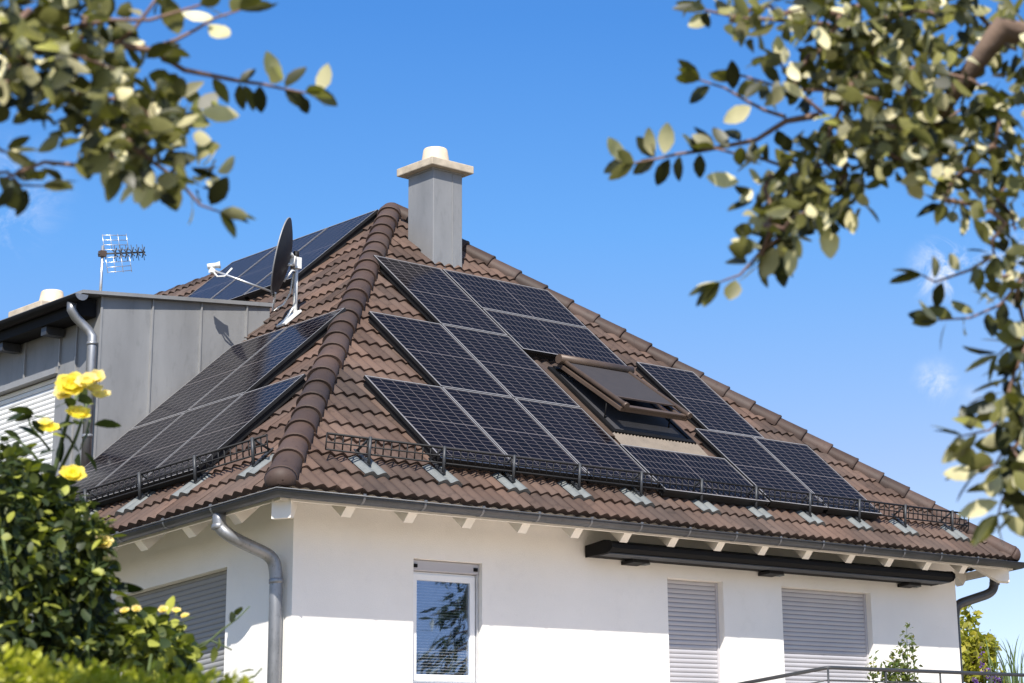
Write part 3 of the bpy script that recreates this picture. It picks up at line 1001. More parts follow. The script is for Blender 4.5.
# ------------------------------------------------------------------ satellite dish
MX, MY = 3.40, 4.50
mz0 = ZE + MX * TP
sd_root = empty('satellite_dish', (MX, MY, mz0), 'dark grey satellite dish on a white mast standing on the left roof', 'satellite dish')
q = MB()
q.tube([(MX, MY, mz0 - .05), (MX, MY, mz0 + .78)], .026, 10)
q.build('mast', M['white'], sd_root)
q = MB(); q.tube([(MX, MY, mz0 + .78), (MX, MY, mz0 + .87)], .032, 10); q.build('mast_cap', M['black'], sd_root)
q = MB()
q.box(LEFT.roof(MY, MX / CP - .05, .06), .16, .3, .025, (LEFT.a, LEFT.u, LEFT.nr))
q.tube([LEFT.roof(MY, MX / CP - .18, .06), (MX, MY, mz0 + .2)], .014, 6)
q.build('mast_foot', M['white'], sd_root)
vd = (Vector((MX, MY, mz0)) - CAM).normalized()
Lft = vd.cross(ZA).normalized() * -1
dn = (Lft * .97 + vd * .10 + ZA * .16).normalized()      # the dish looks this way
dc = at(281.5, 257, (Vector((MX, MY, mz0)) - CAM).length - .10)
ex = dn.cross(ZA).normalized(); ey = ex.cross(dn).normalized()
q = MB()
rings_ = 8; segs = 32
RA, RB = .44, .485
for side, off, mi in ((0, 0, 0), (1, .006, 0)):
    idx = []
    for i in range(rings_ + 1):
        rr = i / rings_
        row = []
        for k in range(segs):
            an = 2 * math.pi * k / segs
            dpt = -.085 * (1 - rr * rr)
            p = dc + ex * (RA * rr * math.cos(an)) + ey * (RB * rr * math.sin(an)) + dn * (dpt - off)
            q.v.append(tuple(p)); row.append(len(q.v) - 1)
        idx.append(row)
    for i in range(rings_):
        for k in range(segs):
            k2 = (k + 1) % segs
            q.face((idx[i][k], idx[i][k2], idx[i + 1][k2], idx[i + 1][k]), mi, True)
q.build('reflector', M['dish'], sd_root)
q = MB()
q.tube([dc + ex * (RA * math.cos(2 * math.pi * k / 40)) + ey * (RB * math.sin(2 * math.pi * k / 40)) for k in range(41)], .008, 6, cap=False)
q.build('reflector_rim', M['zincseam'], sd_root)
q = MB()
bk = dc - dn * .09
mp_ = Vector((MX, MY, mz0 + .72))
q.tube([bk + ey * .06, mp_ + ZA * .03], .02, 8); q.tube([bk - ey * .08, mp_ - ZA * .02], .018, 8)
q.box(mp_, .09, .09, .14); q.box((bk + mp_) / 2, .06, .10, .10, (dn, ex, ey))
q.tube([bk - ey * .30, bk - ey * .15 - dn * .06, mp_ - ZA * .10], .012, 6)
q.build('tilt_bracket', M['white'], sd_root)
lp = at(212, 266, (dc - CAM).length + .02)
foot = dc - ey * (RB * .93)
q = MB(); q.tube([foot - dn * .02, lp - ZA * .045], .013, 8); q.build('feed_arm', M['alu'], sd_root)
q = MB()
ldir = (dc - lp).normalized()
q.tube([lp - ldir * .05, lp + ldir * .05], .034, 12); q.tube([lp + ldir * .05, lp + ldir * .09], [.034, .045], 12)
q.box(lp - ZA * .05, .05, .05, .07)
q.build('receiver', M['white'], sd_root)
q = MB()
q.tube([lp - ZA * .05, lp - ZA * .14 + ldir * .06, lp - ZA * .15 + ldir * .14, lp - ZA * .06 + ldir * .22], .011, 6)
q.build('cable', M['white'], sd_root)
q = MB()
q.tube([Vector((MX, MY, mz0 + .6)) - RT * .03, Vector((MX, MY, mz0 + .35)) - RT * .06, Vector((MX, MY, mz0 + .2)) - RT * .14, Vector((MX, MY, mz0 + .12)) - RT * .27, foot - dn * .03], .012, 6)
q.build('cable', M['white'], sd_root)

# ------------------------------------------------------------------ tv antenna on the dormer
AX, AY = 1.88, 6.0
az = dz(AX) + .02
ta = empty('tv_antenna', (AX, AY, az), 'small metal television antenna on a thin mast above the zinc dormer', 'antenna')
q = MB(); q.tube([(AX, AY, az - .02), (AX, AY, az + .80)], .016, 8); q.lathe((AX, AY, az - .012), [(.0, .04), (.03, .035), (.06, .0)], 12); q.build('mast', M['alu'], ta)
bdir = Vector((.97, -.16, .18)).normalized()
bs = Vector((AX, AY, az + .70)); be = bs + bdir * .50
q = MB(); q.tube([bs - bdir * .05, be], .011, 6); q.build('boom', M['rail'], ta)
q = MB(); q.box(bs, .07, .06, .07); q.build('clamp', M['brownalu'], ta)
q = MB()
lat = bdir.cross(ZA).normalized(); upv = lat.cross(bdir).normalized()
for sgn in (1, -1):
    pdir = (upv * sgn * .9 + bdir * .0).normalized()
    for f in (.05, .11, .17, .23):
        c0 = bs + bdir * (.01 + .02) + pdir * f
        q.tube([c0, c0 + bdir * .28 + pdir * (-.01)], .0045, 5)
    for e_ in (0, .09, .18, .28):
        c0 = bs + bdir * (.03 + e_)
        q.tube([c0 + pdir * .03, c0 + pdir * .24], .004, 5)
q.build('reflector_grid', M['alu'], ta)
for k in range(6):
    q = MB()
    c0 = bs + bdir * (.15 + .066 * k)
    for sgn in (1, -1):
        q.tube([c0 - lat * .05 - upv * .055 * sgn, c0 + lat * .05 + upv * .055 * sgn], .0065, 5)
    q.tube([c0 - upv * .10, c0 + upv * .10], .004, 5)
    q.build('director', [M['rail']], ta)

# ------------------------------------------------------------------ balcony railing and plants
rl = empty('balcony_railing', (8.5, -1.2, 3.86), 'grey steel balcony railing with thin handrail in front of the shuttered doors', 'railing')
q = MB()
q.tube([(6.17, .60, 4.855), (6.17, -1.14, 4.835), (6.18, -1.185, 4.835), (6.23, -1.2, 4.835), (12.1, -1.2, 4.82)], .022, 8)
q.build('handrail', M['rail'], rl)
q = MB()
for dzz in (-.14, -.85):
    q.tube([(6.17, .60, 4.84 + dzz), (6.17, -1.2, 4.835 + dzz), (12.1, -1.2, 4.82 + dzz)], .008, 6)
q.build('lower_rail', M['rail'], rl)
for x in (6.17, 7.15, 8.13, 9.1, 10.08, 11.06, 12.04):
    q = MB(); q.tube([(x, -1.2, 3.84), (x, -1.2, 4.825)], .012, 6); q.build('post', M['rail'], rl)


def leaf(mb, base, d, n, ln, wd, t, curl=.2, mi=0, fold=.15, full=True):
    d = Vector(d).normalized(); n = Vector(n)
    n = (n - d * n.dot(d))
    if n.length < 1e-4: n = d.orthogonal()
    n.normalize()
    sd_ = d.cross(n)
    rows = ((.0, .06), (.16, .58), (.42, .98), (.70, .84), (.90, .42), (1., .04)) if full else ((0, .1), (.45, 1.), (1., .06))
    n0 = len(mb.v)
    for f, w_ in rows:
        c = base + d * (ln * f) - n * (curl * ln * f * f)
        hw = wd * .5 * w_
        mb.v += [tuple(c - sd_ * hw + n * (fold * hw)), tuple(c), tuple(c + sd_ * hw + n * (fold * hw))]
    for i in range(len(rows) - 1):
        a = n0 + i * 3
        mb.face((a, a + 1, a + 4, a + 3), mi, True, t)
        mb.face((a + 1, a + 2, a + 5, a + 4), mi, True, t)


def rv(s=1.):
    while True:
        v = Vector((random.uniform(-1, 1), random.uniform(-1, 1), random.uniform(-1, 1)))
        if .01 < v.length <= 1: return v * s


def planter(x, y, sx, sy, label):
    p = MB()
    p.bx(x - sx / 2, x + sx / 2, y - sy / 2, y + sy / 2, 3.862, 4.66, 0, .01)
    p.bx(x - sx / 2 - .015, x + sx / 2 + .015, y - sy / 2 - .015, y + sy / 2 + .015, 4.64, 4.70, 0, .006)
    return tag(p.build('planter', M['terracotta']), label, 'planter', 'planters on the balcony')


planter(7.55, -.85, .95, .32, 'dark planter box behind the railing under the leafy green shrub')
planter(9.75, -.85, .9, .32, 'dark planter box behind the railing under the purple flower and tall grass')
sh = empty('potted_shrub', (7.6, -.85, 4.70), 'leafy green shrub in a planter in front of the right shutter', 'shrub')
q = MB(); st = MB()
for i in range(11):
    bx0 = Vector((random.uniform(7.2, 8.0), random.uniform(-.95, -.75), 4.68))
    tall = {2: .62, 5: .72, 8: .52}.get(i, random.uniform(.2, .45))
    tip = bx0 + Vector((random.uniform(-.12, .12), random.uniform(-.1, .1), tall))
    st.tube([bx0, (bx0 + tip) / 2 + rv(.03), tip], [.007, .005, .002], 5)
    for k in range(int(34 + tall * 60)):
        f = random.random() ** .8
        p = bx0.lerp(tip, f) + rv(.075)
        leaf(q, p, rv() + ZA * .3, rv() + ZA * 1.2, random.uniform(.045, .085), random.uniform(.03, .05), random.random(), .25, full=False)
q.build('foliage', M['leaf_pot'], sh); st.build('stem', M['stem'], sh)
gs = empty('ornamental_grass', (9.95, -.85, 4.70), 'tall ornamental grass blades behind the railing at the right edge', 'grass plant')
q = MB()
for i in range(46):
    b0 = Vector((random.uniform(9.6, 10.25), random.uniform(-.95, -.75), 4.66))
    hgt = random.uniform(.3, .95); lean = Vector((random.uniform(-.5, .5), random.uniform(-.4, .4), 0)) * hgt * .7
    wd = random.uniform(.010, .018); sdv = Vector((random.uniform(-1, 1), random.uniform(-1, 1), 0)).normalized()
    t = random.random(); n0 = len(q.v)
    for j in range(7):
        f = j / 6
        c = b0 + ZA * (hgt * (f - .18 * f * f * f)) + lean * f * f
        ww = wd * (1 - f) ** .6
        q.v += [tuple(c - sdv * ww), tuple(c + sdv * ww)]
    for j in range(6):
        q.face((n0 + 2 * j, n0 + 2 * j + 1, n0 + 2 * j + 3, n0 + 2 * j + 2), 0, True, t)
q.build('blades', M['grassblade'], gs)
pf = empty('flowering_plant', (9.45, -.85, 4.70), 'purple flower spikes behind the railing beside the tall grass', 'flower')
q = MB(); st = MB()
for i, (dx, hh) in enumerate(((-.02, .50), (.10, .26), (.2, .20), (.32, .16), (-.16, .14))):
    q = MB()
    b0 = Vector((9.42 + dx, -.86, 4.68)); tip = b0 + Vector((random.uniform(-.05, .05), 0, hh))
    st.tube([b0, tip], .004, 5)
    for k in range(46):
        p = b0.lerp(tip, random.uniform(.45, 1)) + rv(.035)
        leaf(q, p, rv(), rv(), .03, .022, random.random(), .2, full=False)
    q.build('flower_spike', M['purple'], pf)
st.build('stem', M['stem'], pf)

# ------------------------------------------------------------------ trees behind and beside
def blob_tree(name, base, crowns, nleaf, ls, m, label, trunk_r, seed, cat='tree'):
    random.seed(seed)
    root = empty(name, base, label, cat)
    q = MB(); tk = MB()
    b = Vector(base)
    top = Vector(crowns[0][0])
    tk.tube([b, b.lerp(top, .4) + rv(.15), b.lerp(top, .75) + rv(.15), top], [trunk_r, trunk_r * .8, trunk_r * .5, trunk_r * .15], 9)
    for c, r in crowns:
        c = Vector(c)
        fk = b.lerp(top, random.uniform(.4, .75))
        tk.tube([fk, fk.lerp(c, .5) + rv(.2), c], [trunk_r * .4, trunk_r * .25, trunk_r * .06], 6)
        clumps = [c + rv(r) for _ in range(max(8, int(10 * r)))]
        for cl in clumps:
            tk.tube([c, cl], [trunk_r * .1, trunk_r * .03], 5)
            cr = random.uniform(.22, .42) * max(.8, r * .6)
            for _ in range(int(nleaf / len(clumps) / len(crowns))):
                p = cl + rv(cr)
                leaf(q, p, rv() - ZA * .2, rv() + ZA * .7, ls * random.uniform(.7, 1.3), ls * random.uniform(.45, .75), random.random(), .2, full=False)
    q.build('crown', m, root); tk.build('trunk', M['bark'], root)
    return root


tb = at(928, 690, 37.)
blob_tree('broadleaf_tree', (tb.x, tb.y, 0), [(at(926, 690, 37), 1.0), (at(955, 640, 37), .5), (at(975, 662, 36.6), .45), (at(952, 668, 36.8), .6), (at(980, 700, 37), .8)], 5200, .13, M['leaf_far'], 'sunlit yellow-green tree behind the right corner of the house', .16, 5)
# dark conifer that stands in the garden and is mirrored in the window
random.seed(8)
cf = empty('conifer_tree', (16.7, -15.6, 0), 'dark conifer across the garden, mirrored in the window pane', 'tree')
q = MB(); tk = MB()
tk.tube([(16.7, -15.6, 0), (16.7, -15.6, 14.5)], [.22, .03], 9)
for i in range(190):
    z = 2 + 12 * (i / 190)
    rad = 3.0 * (1 - (z - 2) / 12.8) * random.uniform(.55, 1.1)
    an = random.uniform(0, 2 * math.pi)
    p0 = Vector((16.7, -15.6, z)); p1 = p0 + Vector((math.cos(an) * rad, math.sin(an) * rad, -rad * .25))
    tk.tube([p0, p1], [.03, .006], 4)
    for k in range(int(30 + rad * 14)):
        f = random.uniform(.15, 1)
        p = p0.lerp(p1, f) + rv(.20)
        leaf(q, p, (p1 - p0) + rv(1.2) - ZA * .5, rv() + ZA, random.uniform(.18, .34), .07, random.random(), .2, full=False)
q.build('crown', M['leaf_conifer'], cf); tk.build('trunk', M['bark'], cf)

# ------------------------------------------------------------------ overhanging branches near the camera
def spray(mirror, seed, extra, trunk_pts, label, dep=3.7):
    random.seed(seed)
    X_ = (lambda u: 940 - u) if mirror else (lambda u: u)
    oy = 70 if mirror else 0
    P = lambda u, v, d=0.: at(X_(u), v + oy, dep + d)
    root = empty('broadleaf_tree', (trunk_pts[0].x, trunk_pts[0].y, 0), label, 'tree', 'trees overhanging the view')
    tw = MB(); lf = MB()
    hub = P(20, 70)
    tw2 = MB(); tw2.tube(trunk_pts + [hub], [.11, .09, .05, .022, .010][:len(trunk_pts)] + [.008], 9)
    tw2.build('trunk', M['bark'], root)

    px = dep / FPX

    def twig(pts, r0, r1, sp, ls, side=.9, tipn=3):
        """pts in photo pixels (u, v, extra depth); leaves alternate along it"""
        Q = [P(*p) if not isinstance(p, Vector) else p for p in pts]
        n = len(Q)
        tw.tube(Q, [r0 + (r1 - r0) * i / (n - 1) for i in range(n)], 6)
        tot = 0; k = 0
        for i in range(n - 1):
            a, b = Q[i], Q[i + 1]
            ln = (b - a).length; m_ = max(1, int(ln / sp))
            for j in range(m_):
                p = a.lerp(b, (j + random.random() * .6) / m_)
                dr = (b - a).normalized()
                sdv = dr.cross(FW).normalized() * (1 if k % 2 else -1)
                k += 1
                d_ = (dr * .5 + sdv * side * random.uniform(.5, 1.2) + FW * random.uniform(-.6, .6) + rv(.5))
                leaf(lf, p + d_.normalized() * .006, d_, rv() * 1. + ZA * .4, ls * random.uniform(.65, 1.2), ls * random.uniform(.42, .64), random.random(), random.uniform(.0, .35))
        for j in range(tipn):
            dr = (Q[-1] - Q[-2]).normalized()
            leaf(lf, Q[-1], dr + rv(.8), rv() + ZA * .7, ls * random.uniform(.8, 1.15), ls * .48, random.random(), .15)

    nodes = [hub]

    def clump(u, v, r, n, ls=.039, link=None):
        c = P(u, v, random.uniform(-.12, .12))
        src = min(nodes, key=lambda q_: (q_ - c).length)      # grows out of the nearest bough
        nodes.append(c)
        tw.tube([src, src.lerp(c, .35) + rv(.025), src.lerp(c, .7) + rv(.02), c], [.0048, .004, .003, .002], 5)
        for _ in range(int(n * 1.32)):
            o = rv(r * px); o += FW * random.uniform(-.12, .12)
            p = c + o
            leaf(lf, p, rv() + o.normalized() * .5 - ZA * .25, rv() + ZA * .25 + FW * .12, ls * random.uniform(.5, 1.25), ls * random.uniform(.42, .68), random.random(), random.uniform(-.1, .5), fold=random.uniform(.0, .5))

    # the long twig that reaches out into the sky
    twig([(120, 45), (154, 51), (184, 70, .03), (239, 81, .05)], .006, .0032, .12, .040, tipn=0)
    twig([(239, 81, .05), (262, 84, .05), (284, 89, .04), (306, 93, .03)], .0032, .0015, .018, .042, tipn=3)
    for (u, v, du, dv, s_, fl) in ((201, 112, 30, 0, .050, 1), (276, 84, -2, -38, .050, 1), (240, 83, 14, -18, .03, 0), (260, 86, 2, 26, .04, 0), (285, 87, 18, -18, .042, 0), (318, 92, 10, -26, .044, 1), (312, 90, 24, 10, .042, 0), (285, 89, 18, 14, .040, 0), (240, 84, 0, 30, .038, 0)):
        a = P(u, v, .04); b = P(u + du, v + dv, .04)
        nn = -FW + ZA * .4 if fl == 0 else FW - ZA * .2
        leaf(lf, a, (b - a).normalized() + rv(.15), nn + rv(.35), s_, s_ * .54, .93 if fl else random.uniform(0, .6), .2)
    twig([(115, 45), (135, 28), (150, 8), (162, -10)], .0035, .002, .05, .035, tipn=1)
    twig([(154, 47), (176, 40), (195, 30), (215, 18), (240, 10)], .0035, .0015, .030, .048, tipn=3)
    twig([(120, 120), (150, 160), (178, 180), (200, 205), (220, 212)], .004, .0015, .020, .046, tipn=4)
    twig([(60, 30), (110, 20), (150, 20), (200, 5)], .004, .002, .03, .042)
    clump(24, 62, 20, 10)
    for c in ((30, 10, 45, 55), (85, 15, 38, 42), (20, 55, 38, 44), (70, 55, 34, 36), (115, 70, 26, 22), (40, 90, 28, 22), (95, 95, 24, 20), (130, 100, 28, 26), (105, 125, 30, 32), (150, 125, 26, 24), (170, 105, 20, 14), (150, 160, 22, 22), (175, 155, 22, 14), (175, 185, 14, 12), (130, 140, 22, 18)):
        clump(*c)
    for (u, v, du, dv, s_) in ((112, 155, -2, 30, .054), (90, 140, -3, 26, .038), (150, 175, -4, 28, .05), (165, 178, 10, 24, .05)):
        a = P(u, v); b = P(u + du, v + dv)
        leaf(lf, a, (b - a).normalized() + rv(.1), FW * .6 + rv(.5), s_, s_ * .6, random.random(), .1)
    for e in extra:
        if e[0] == 'c': clump(*e[1:])
        else: twig(e[1], *e[2:])
    lf.build('foliage', M['leaf_fg'], root)
    tw.build('twigs', M['twig'], root)
    return root


gnd = lambda p: Vector((p.x, p.y, 0))
tl = at(-330, 300, 4.3)
spray(False, 21, [('t', [(-20, 175), (8, 172), (20, 185), (42, 186)], .003, .0015, .02, .042), ('t', [(-20, 130), (0, 150), (6, 152)], .003, .002, .03, .035),
                  ('c', -10, 30, 40, 40), ('c', 5, 178, 14, 9), ('c', -20, 90, 30, 20)],
      [gnd(tl), gnd(tl) + ZA * 1.6, at(-170, 60, 3.9)], 'tree branch with pale leaves hanging into the upper left corner')
trp = at(1350, 330, 4.3)
# in the mirrored frame u' = 940 - u, v' = v - 70
E = [('c', u, v, r, n) for u, v, r, n in (
    (100, -55, 40, 48), (55, -52, 40, 50), (10, -58, 42, 46), (-40, -55, 42, 40), (-75, -20, 34, 30), (150, -58, 26, 18), (190, -60, 20, 12), (215, -58, 14, 8), (120, -20, 40, 44), (70, -10, 40, 44), (20, 0, 36, 36),
    (-20, 40, 36, 38), (-60, 30, 34, 34), (-55, 75, 34, 36), (-25, 100, 26, 22), (-70, 110, 30, 30), (10, 80, 28, 26), (-5, 130, 20, 12), (-50, 140, 24, 16), (40, 60, 26, 22), (150, 0, 24, 16),
    (-55, 190, 20, 12), (-80, 210, 26, 20), (-75, 160, 20, 12), (-88, 290, 18, 12), (-84, 340, 20, 16), (-80, 390, 22, 18), (-70, 320, 14, 8), (-72, 415, 16, 10), (-92, 440, 22, 12))]
E += [('t', [(110, -45), (160, -50), (200, -52), (235, -60)], .005, .002, .02, .046),
      ('t', [(-55, 185), (-30, 200), (5, 212), (18, 205)], .003, .0015, .022, .046),
      ('t', [(-90, 200), (-60, 235), (-30, 248), (2, 250)], .003, .0015, .016, .048),
      ('t', [(-95, 260), (-75, 300), (-62, 345), (-50, 360), (-22, 366)], .004, .0015, .010, .058),
      ('t', [(-95, 330), (-70, 370), (-55, 395), (-40, 400)], .003, .0015, .010, .060),
      ('t', [(-95, 380), (-75, 410), (-62, 430), (-58, 445)], .003, .0015, .010, .060),
      ('t', [(-95, 250), (-75, 270), (-58, 285)], .003, .0015, .010, .054),
      ('t', [(80, -5), (95, 30), (110, 60), (112, 70)], .004, .003, .05, .036),
      ('t', [(160, 95), (180, 88), (200, 85), (226, 78)], .003, .002, .025, .044)]
tr_ = [gnd(trp), gnd(trp) + ZA * 1.7, at(1150, 60, 3.9), at(1000, 30, 3.7), at(935, 75, 3.7)]
spray(True, 34, E, tr_[:4], 'tree branch with pale and olive leaves hanging into the upper right corner')

# ------------------------------------------------------------------ rose bush
random.seed(77)
RD = 6.6
rb0 = at(40, 700, RD)
rose = empty('rose_bush', (rb0.x, rb0.y, 0), 'tall dark green rose bush with yellow blossoms at the lower left', 'rose bush')
lf = MB(); st = MB()
ctrl = [(-30, 478, 36), (4, 478, 26), (30, 492, 20), (52, 505, 14), (25, 515, 34), (0, 530, 50), (58, 522, 34), (30, 560, 52), (60, 560, 32), (10, 600, 55), (48, 612, 46), (72, 592, 28), (92, 650, 32), (40, 650, 60), (0, 660, 60), (90, 540, 14), (97, 570, 10),
        (124, 634, 18), (160, 636, 18), (150, 662, 26), (140, 640, 12), (180, 668, 12), (112, 668, 26), (90, 690, 60), (-40, 560, 60), (160, 704, 28), (20, 710, 70), (-30, 640, 60)]
for u, v, r in ctrl:
    for s_ in range(2):
        c = at(u + random.uniform(-8, 8), v + random.uniform(-8, 8), RD + random.uniform(-.28, .35))
        b0 = Vector((rb0.x + random.uniform(-.25, .25), rb0.y + random.uniform(-.25, .25), 0))
        mid = b0.lerp(c, .6) + rv(.12)
        st.tube([b0, mid, c], [.012, .008, .004], 5)
        rr = r * RD / FPX
        for _ in range(int((28 + r * 3.3) * (.6 if u > 108 else 1))):
            o = rv(1.)
            o = o.normalized() * (o.length ** .6) * rr
            p = c + o
            young = u > 108
            leaf(lf, p, rv() + o.normalized() * .6 - ZA * .3, rv() + ZA * .9 + o.normalized() * .4, random.uniform(.020, .041) * (1.3 if young else 1), random.uniform(.013, .025) * (1.3 if young else 1), random.uniform(.5, 1.) if young else random.random(), .25)


def rstem(pts, r0=.006, r1=.003, sp_=.03, ls=.055, n_side=2):
    Q = [at(u, v, RD + dd) for u, v, dd in pts]
    st.tube(Q, [r0 + (r1 - r0) * i / (len(Q) - 1) for i in range(len(Q))], 6)
    for i in range(len(Q) - 1):
        a, b = Q[i], Q[i + 1]
        m_ = max(1, int((b - a).length / sp_))
        for j in range(m_):
            p = a.lerp(b, (j + random.random()) / m_)
            for _ in range(n_side):
                d_ = (b - a).normalized() * .4 + rv(1.) - ZA * .2
                leaf(lf, p + d_.normalized() * .012, d_, rv() + ZA * .9, ls * random.uniform(.7, 1.15), ls * random.uniform(.5, .7), random.random(), .25)


rstem([(40, 500, 0), (55, 470, 0), (62, 440, 0), (70, 410, 0), (80, 390, 0)], .007, .004, .05)
rstem([(60, 470, 0), (75, 440, 0), (82, 420, 0), (88, 400, 0)], .005, .003, .03)
rstem([(45, 470, 0), (30, 450, 0), (15, 438, 0), (-5, 436, 0)], .004, .002, .05)
rstem([(50, 450, 0), (30, 425, 0), (28, 415, 0)], .003, .002, .05)
rstem([(60, 430, 0), (48, 418, 0), (34, 416, 0)], .003, .002, .06)
rstem([(90, 420, -.05), (86, 435, -.05), (80, 450, -.05)], .003, .002, .03)
rstem([(185, 655, 0), (205, 645, 0), (222, 630, 0), (238, 618, 0), (250, 606, 0)], .003, .0015, .03, .045, 1)
rstem([(190, 650, 0), (210, 640, 0), (232, 650, 0)], .003, .002, .035, .042, 1)
rstem([(180, 690, 0), (235, 685, 0), (255, 676, 0), (262, 668, 0)], .003, .002, .05, .04, 1)
rstem([(95, 520, 0), (98, 545, 0), (108, 575, 0), (118, 595, 0)], .005, .003, .02, .055)
lf.build('foliage', M['leaf_rose'], rose); st.build('stem', M['stem'], rose)


def blossom(c, r, m, nrm, label=None):
    mb = MB()
    n = Vector(nrm).normalized(); e1 = n.orthogonal().normalized(); e2 = n.cross(e1)
    for ring_, (cnt, tilt, rr) in enumerate(((7, .25, 1.), (6, .65, .82), (5, 1.05, .6), (4, 1.35, .4))):
        for k in range(cnt):
            an = 2 * math.pi * (k + ring_ * .5) / cnt + random.uniform(-.2, .2)
            o = (e1 * math.cos(an) + e2 * math.sin(an))
            d_ = o * math.cos(tilt) + n * math.sin(tilt)
            leaf(mb, c + o * r * .06 * ring_, d_ + rv(.12), n * math.cos(tilt) - o * math.sin(tilt), r * (rr + .15), r * rr * 1.15, random.random(), -.3, fold=.35)
    ob = mb.build('blossom', m, rose)
    if label: ob['label'] = label
    return ob


toC = (CAM - rose.location).normalized()
for u, v, r, m, dd in ((72, 389, .043, 'petal', 0), (66, 394, .030, 'petalp', .03), (88, 384, .030, 'petalp', -.02), (97, 380, .026, 'petalp', 0), (101, 398, .026, 'petalp', .02), (93, 392, .026, 'petalp', 0), (77, 418, .034, 'petal', 0), (50, 432, .026, 'petal', 0), (45, 425, .02, 'petalp', 0), (72, 478, .034, 'petal', -.1), (103, 545, .028, 'petalp', 0), (106, 561, .013, 'petalp', 0), (136, 610, .013, 'petalp', 0), (163, 611, .014, 'petalp', 0), (176, 612, .013, 'petalp', 0), (185, 617, .012, 'petalp', 0), (114, 624, .02, 'petal', 0), (125, 612, .013, 'petalp', 0), (20, 482, .02, 'petal', 0)):
    blossom(at(u, v, RD + dd - .12), r * .88, M[m], toC * .7 + ZA * .45 + rv(.5))

# ------------------------------------------------------------------ lime hedge
random.seed(4)
h0_ = at(-120, 674, 4.0); h1_ = at(235, 702, 4.4)
hg = empty('hedge', (h0_.x, h0_.y, 0), 'lime green clipped hedge in front of the rose bush, along the bottom edge', 'hedge')
q = MB(); tk = MB()
for i in range(15000):
    f = random.random()
    b_ = h0_.lerp(h1_, f)
    dpth = random.uniform(-.22, .22)
    top = b_.z + .03 * math.sin(f * 23) + .02 * math.sin(f * 57) - .35 * dpth * dpth
    z = top - abs(random.gauss(0, .10))
    p = Vector((b_.x, b_.y, z)) + Vector((FW.x, FW.y, 0)) * dpth
    leaf(q, p, rv() + ZA * .7, rv() + ZA * .4, random.uniform(.012, .026), random.uniform(.006, .012), random.random(), .2, full=False)
for i in range(2600):
    f = random.random(); b_ = h0_.lerp(h1_, f)
    p = Vector((b_.x, b_.y, random.uniform(.05, b_.z - .1))) + Vector((FW.x, FW.y, 0)) * random.uniform(-.25, .25)
    leaf(q, p, rv() + ZA * .4, rv(), random.uniform(.05, .09), random.uniform(.03, .05), random.random(), .2, full=False)
for i in range(9):
    b_ = h0_.lerp(h1_, (i + .5) / 9)
    tk.tube([(b_.x, b_.y, 0), (b_.x + random.uniform(-.05, .05), b_.y, b_.z - .15)], [.02, .008], 6)
q.build('foliage', M['leaf_hedge'], hg); tk.build('trunk', M['bark'], hg)

# ------------------------------------------------------------------ light, sky, camera
EL = R(46.5)
sun_dir = Vector((-math.cos(EL) * math.sin(R(45)), -math.cos(EL) * math.cos(R(45)), math.sin(EL)))   # towards the sun
sl_ = bpy.data.lights.new('sun', 'SUN'); sl_.energy = 4.2; sl_.angle = R(.53); sl_.color = (1., .945, .86)
so = bpy.data.objects.new('sun', sl_); COL.objects.link(so)
so.rotation_euler = (-sun_dir).to_track_quat('-Z', 'Y').to_euler(); so.location = (-30, -30, 50)

wd = bpy.data.worlds.new('World'); scene.world = wd; wd.use_nodes = True
nt = wd.node_tree; lk = nt.links.new
bg = nt.nodes['Background']
sky = nt.nodes.new('ShaderNodeTexSky'); sky.sky_type = 'NISHITA'; sky.sun_disc = False
sky.sun_elevation = EL; sky.sun_rotation = R(225)
sky.altitude = 300; sky.air_density = 1.0; sky.dust_density = .6; sky.ozone_density = 3.0
# small fair-weather clouds, each a patch of noise round its own direction
tc = nt.nodes.new('ShaderNodeTexCoord')
nz = nt.nodes.new('ShaderNodeTexNoise'); nz.inputs['Scale'].default_value = 60; nz.inputs['Detail'].default_value = 9; nz.inputs['Roughness'].default_value = .68; nz.inputs['Distortion'].default_value = .6
lk(tc.outputs['Generated'], nz.inputs['Vector'])
acc = None
for u, v, rad, st_ in ((936, 382, .013, .45), (972, 398, .008, .25), (945, 272, .020, .75), (1012, 262, .02, .6), (-4, 195, .03, .3), (1040, 420, .02, .3)):
    dv = (at(u, v, 1) - CAM).normalized()
    sbn = nt.nodes.new('ShaderNodeVectorMath'); sbn.operation = 'DISTANCE'
    lk(tc.outputs['Generated'], sbn.inputs[0]); sbn.inputs[1].default_value = dv
    mr = nt.nodes.new('ShaderNodeMapRange'); mr.interpolation_type = 'SMOOTHSTEP'
    mr.inputs[1].default_value = 0; mr.inputs[2].default_value = rad; mr.inputs[3].default_value = st_; mr.inputs[4].default_value = 0
    lk(sbn.outputs['Value'], mr.inputs[0])
    if acc is None: acc = mr.outputs[0]
    else:
        mxn = nt.nodes.new('ShaderNodeMath'); mxn.operation = 'MAXIMUM'; lk(acc, mxn.inputs[0]); lk(mr.outputs[0], mxn.inputs[1]); acc = mxn.outputs[0]
nr_ = nt.nodes.new('ShaderNodeMapRange'); nr_.inputs[1].default_value = .44; nr_.inputs[2].default_value = .66
lk(nz.outputs['Fac'], nr_.inputs[0])
mlt = nt.nodes.new('ShaderNodeMath'); mlt.operation = 'MULTIPLY'; lk(acc, mlt.inputs[0]); lk(nr_.outputs[0], mlt.inputs[1])
mixc = nt.nodes.new('ShaderNodeMix'); mixc.data_type = 'RGBA'
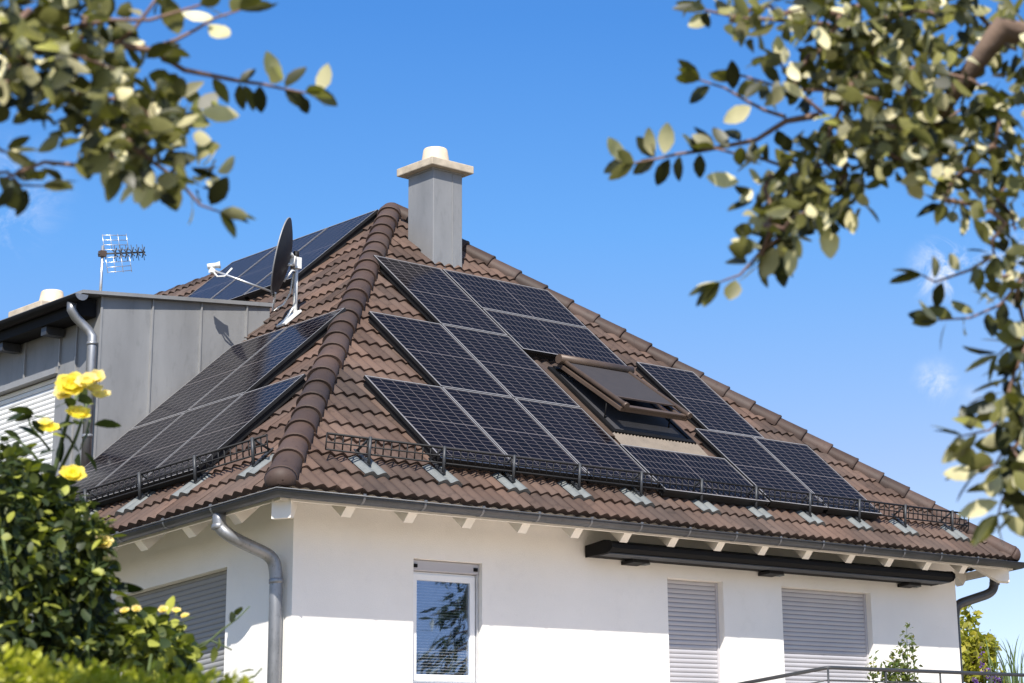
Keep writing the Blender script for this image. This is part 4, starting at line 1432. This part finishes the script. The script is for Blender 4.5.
lk(mlt.outputs[0], mixc.inputs[0]); lk(sky.outputs[0], mixc.inputs[6]); mixc.inputs[7].default_value = (6.5, 6.3, 6.4, 1)
sx = nt.nodes.new('ShaderNodeSeparateXYZ'); lk(tc.outputs['Generated'], sx.inputs[0])
rmp = nt.nodes.new('ShaderNodeValToRGB'); lk(sx.outputs[2], rmp.inputs[0])     # deep, polarised-looking blue of the upper sky
els = rmp.color_ramp.elements
els[0].position = .10; els[0].color = (1.02, .87, .85, 1)
els[1].position = 1.; els[1].color = (.95, .97, 1., 1)
e_ = els.new(.20); e_.color = (.80, .735, .775, 1)
e_ = els.new(.30); e_.color = (.47, .75, .96, 1)
e_ = els.new(.385); e_.color = (.32, .66, .98, 1)
e_ = els.new(.48); e_.color = (.45, .72, .98, 1)
e_ = els.new(.62); e_.color = (.95, .97, 1., 1)
mt = nt.nodes.new('ShaderNodeMix'); mt.data_type = 'RGBA'; mt.blend_type = 'MULTIPLY'; mt.inputs[0].default_value = 1
lk(sky.outputs[0], mt.inputs[6]); lk(rmp.outputs[0], mt.inputs[7])
lk(mt.outputs[2], mixc.inputs[6])
lk(mixc.outputs[2], bg.inputs[0])
bg.inputs[1].default_value = .11

cam = bpy.data.cameras.new('camera'); co = bpy.data.objects.new('camera', cam); COL.objects.link(co)
mtx = Matrix(((RT.x, UP.x, -FW.x, CAM.x), (RT.y, UP.y, -FW.y, CAM.y), (RT.z, UP.z, -FW.z, CAM.z), (0, 0, 0, 1)))
co.matrix_world = mtx
cam.sensor_fit = 'HORIZONTAL'; cam.sensor_width = 36
cam.lens = FPX / 1024 * 36
cam.shift_x = (512 - CX) / 1024; cam.shift_y = (CY - 341.5) / 1024
cam.clip_start = .05; cam.clip_end = 2000
cam.dof.use_dof = True; cam.dof.focus_distance = 25.5; cam.dof.aperture_fstop = 10.
scene.camera = co

scene.view_settings.view_transform = 'Standard'
scene.view_settings.look = 'None'
scene.view_settings.exposure = .88
scene.view_settings.gamma = 1
scene.cycles.use_denoising = True
scene.cycles.max_bounces = 8
scene.cycles.transparent_max_bounces = 12
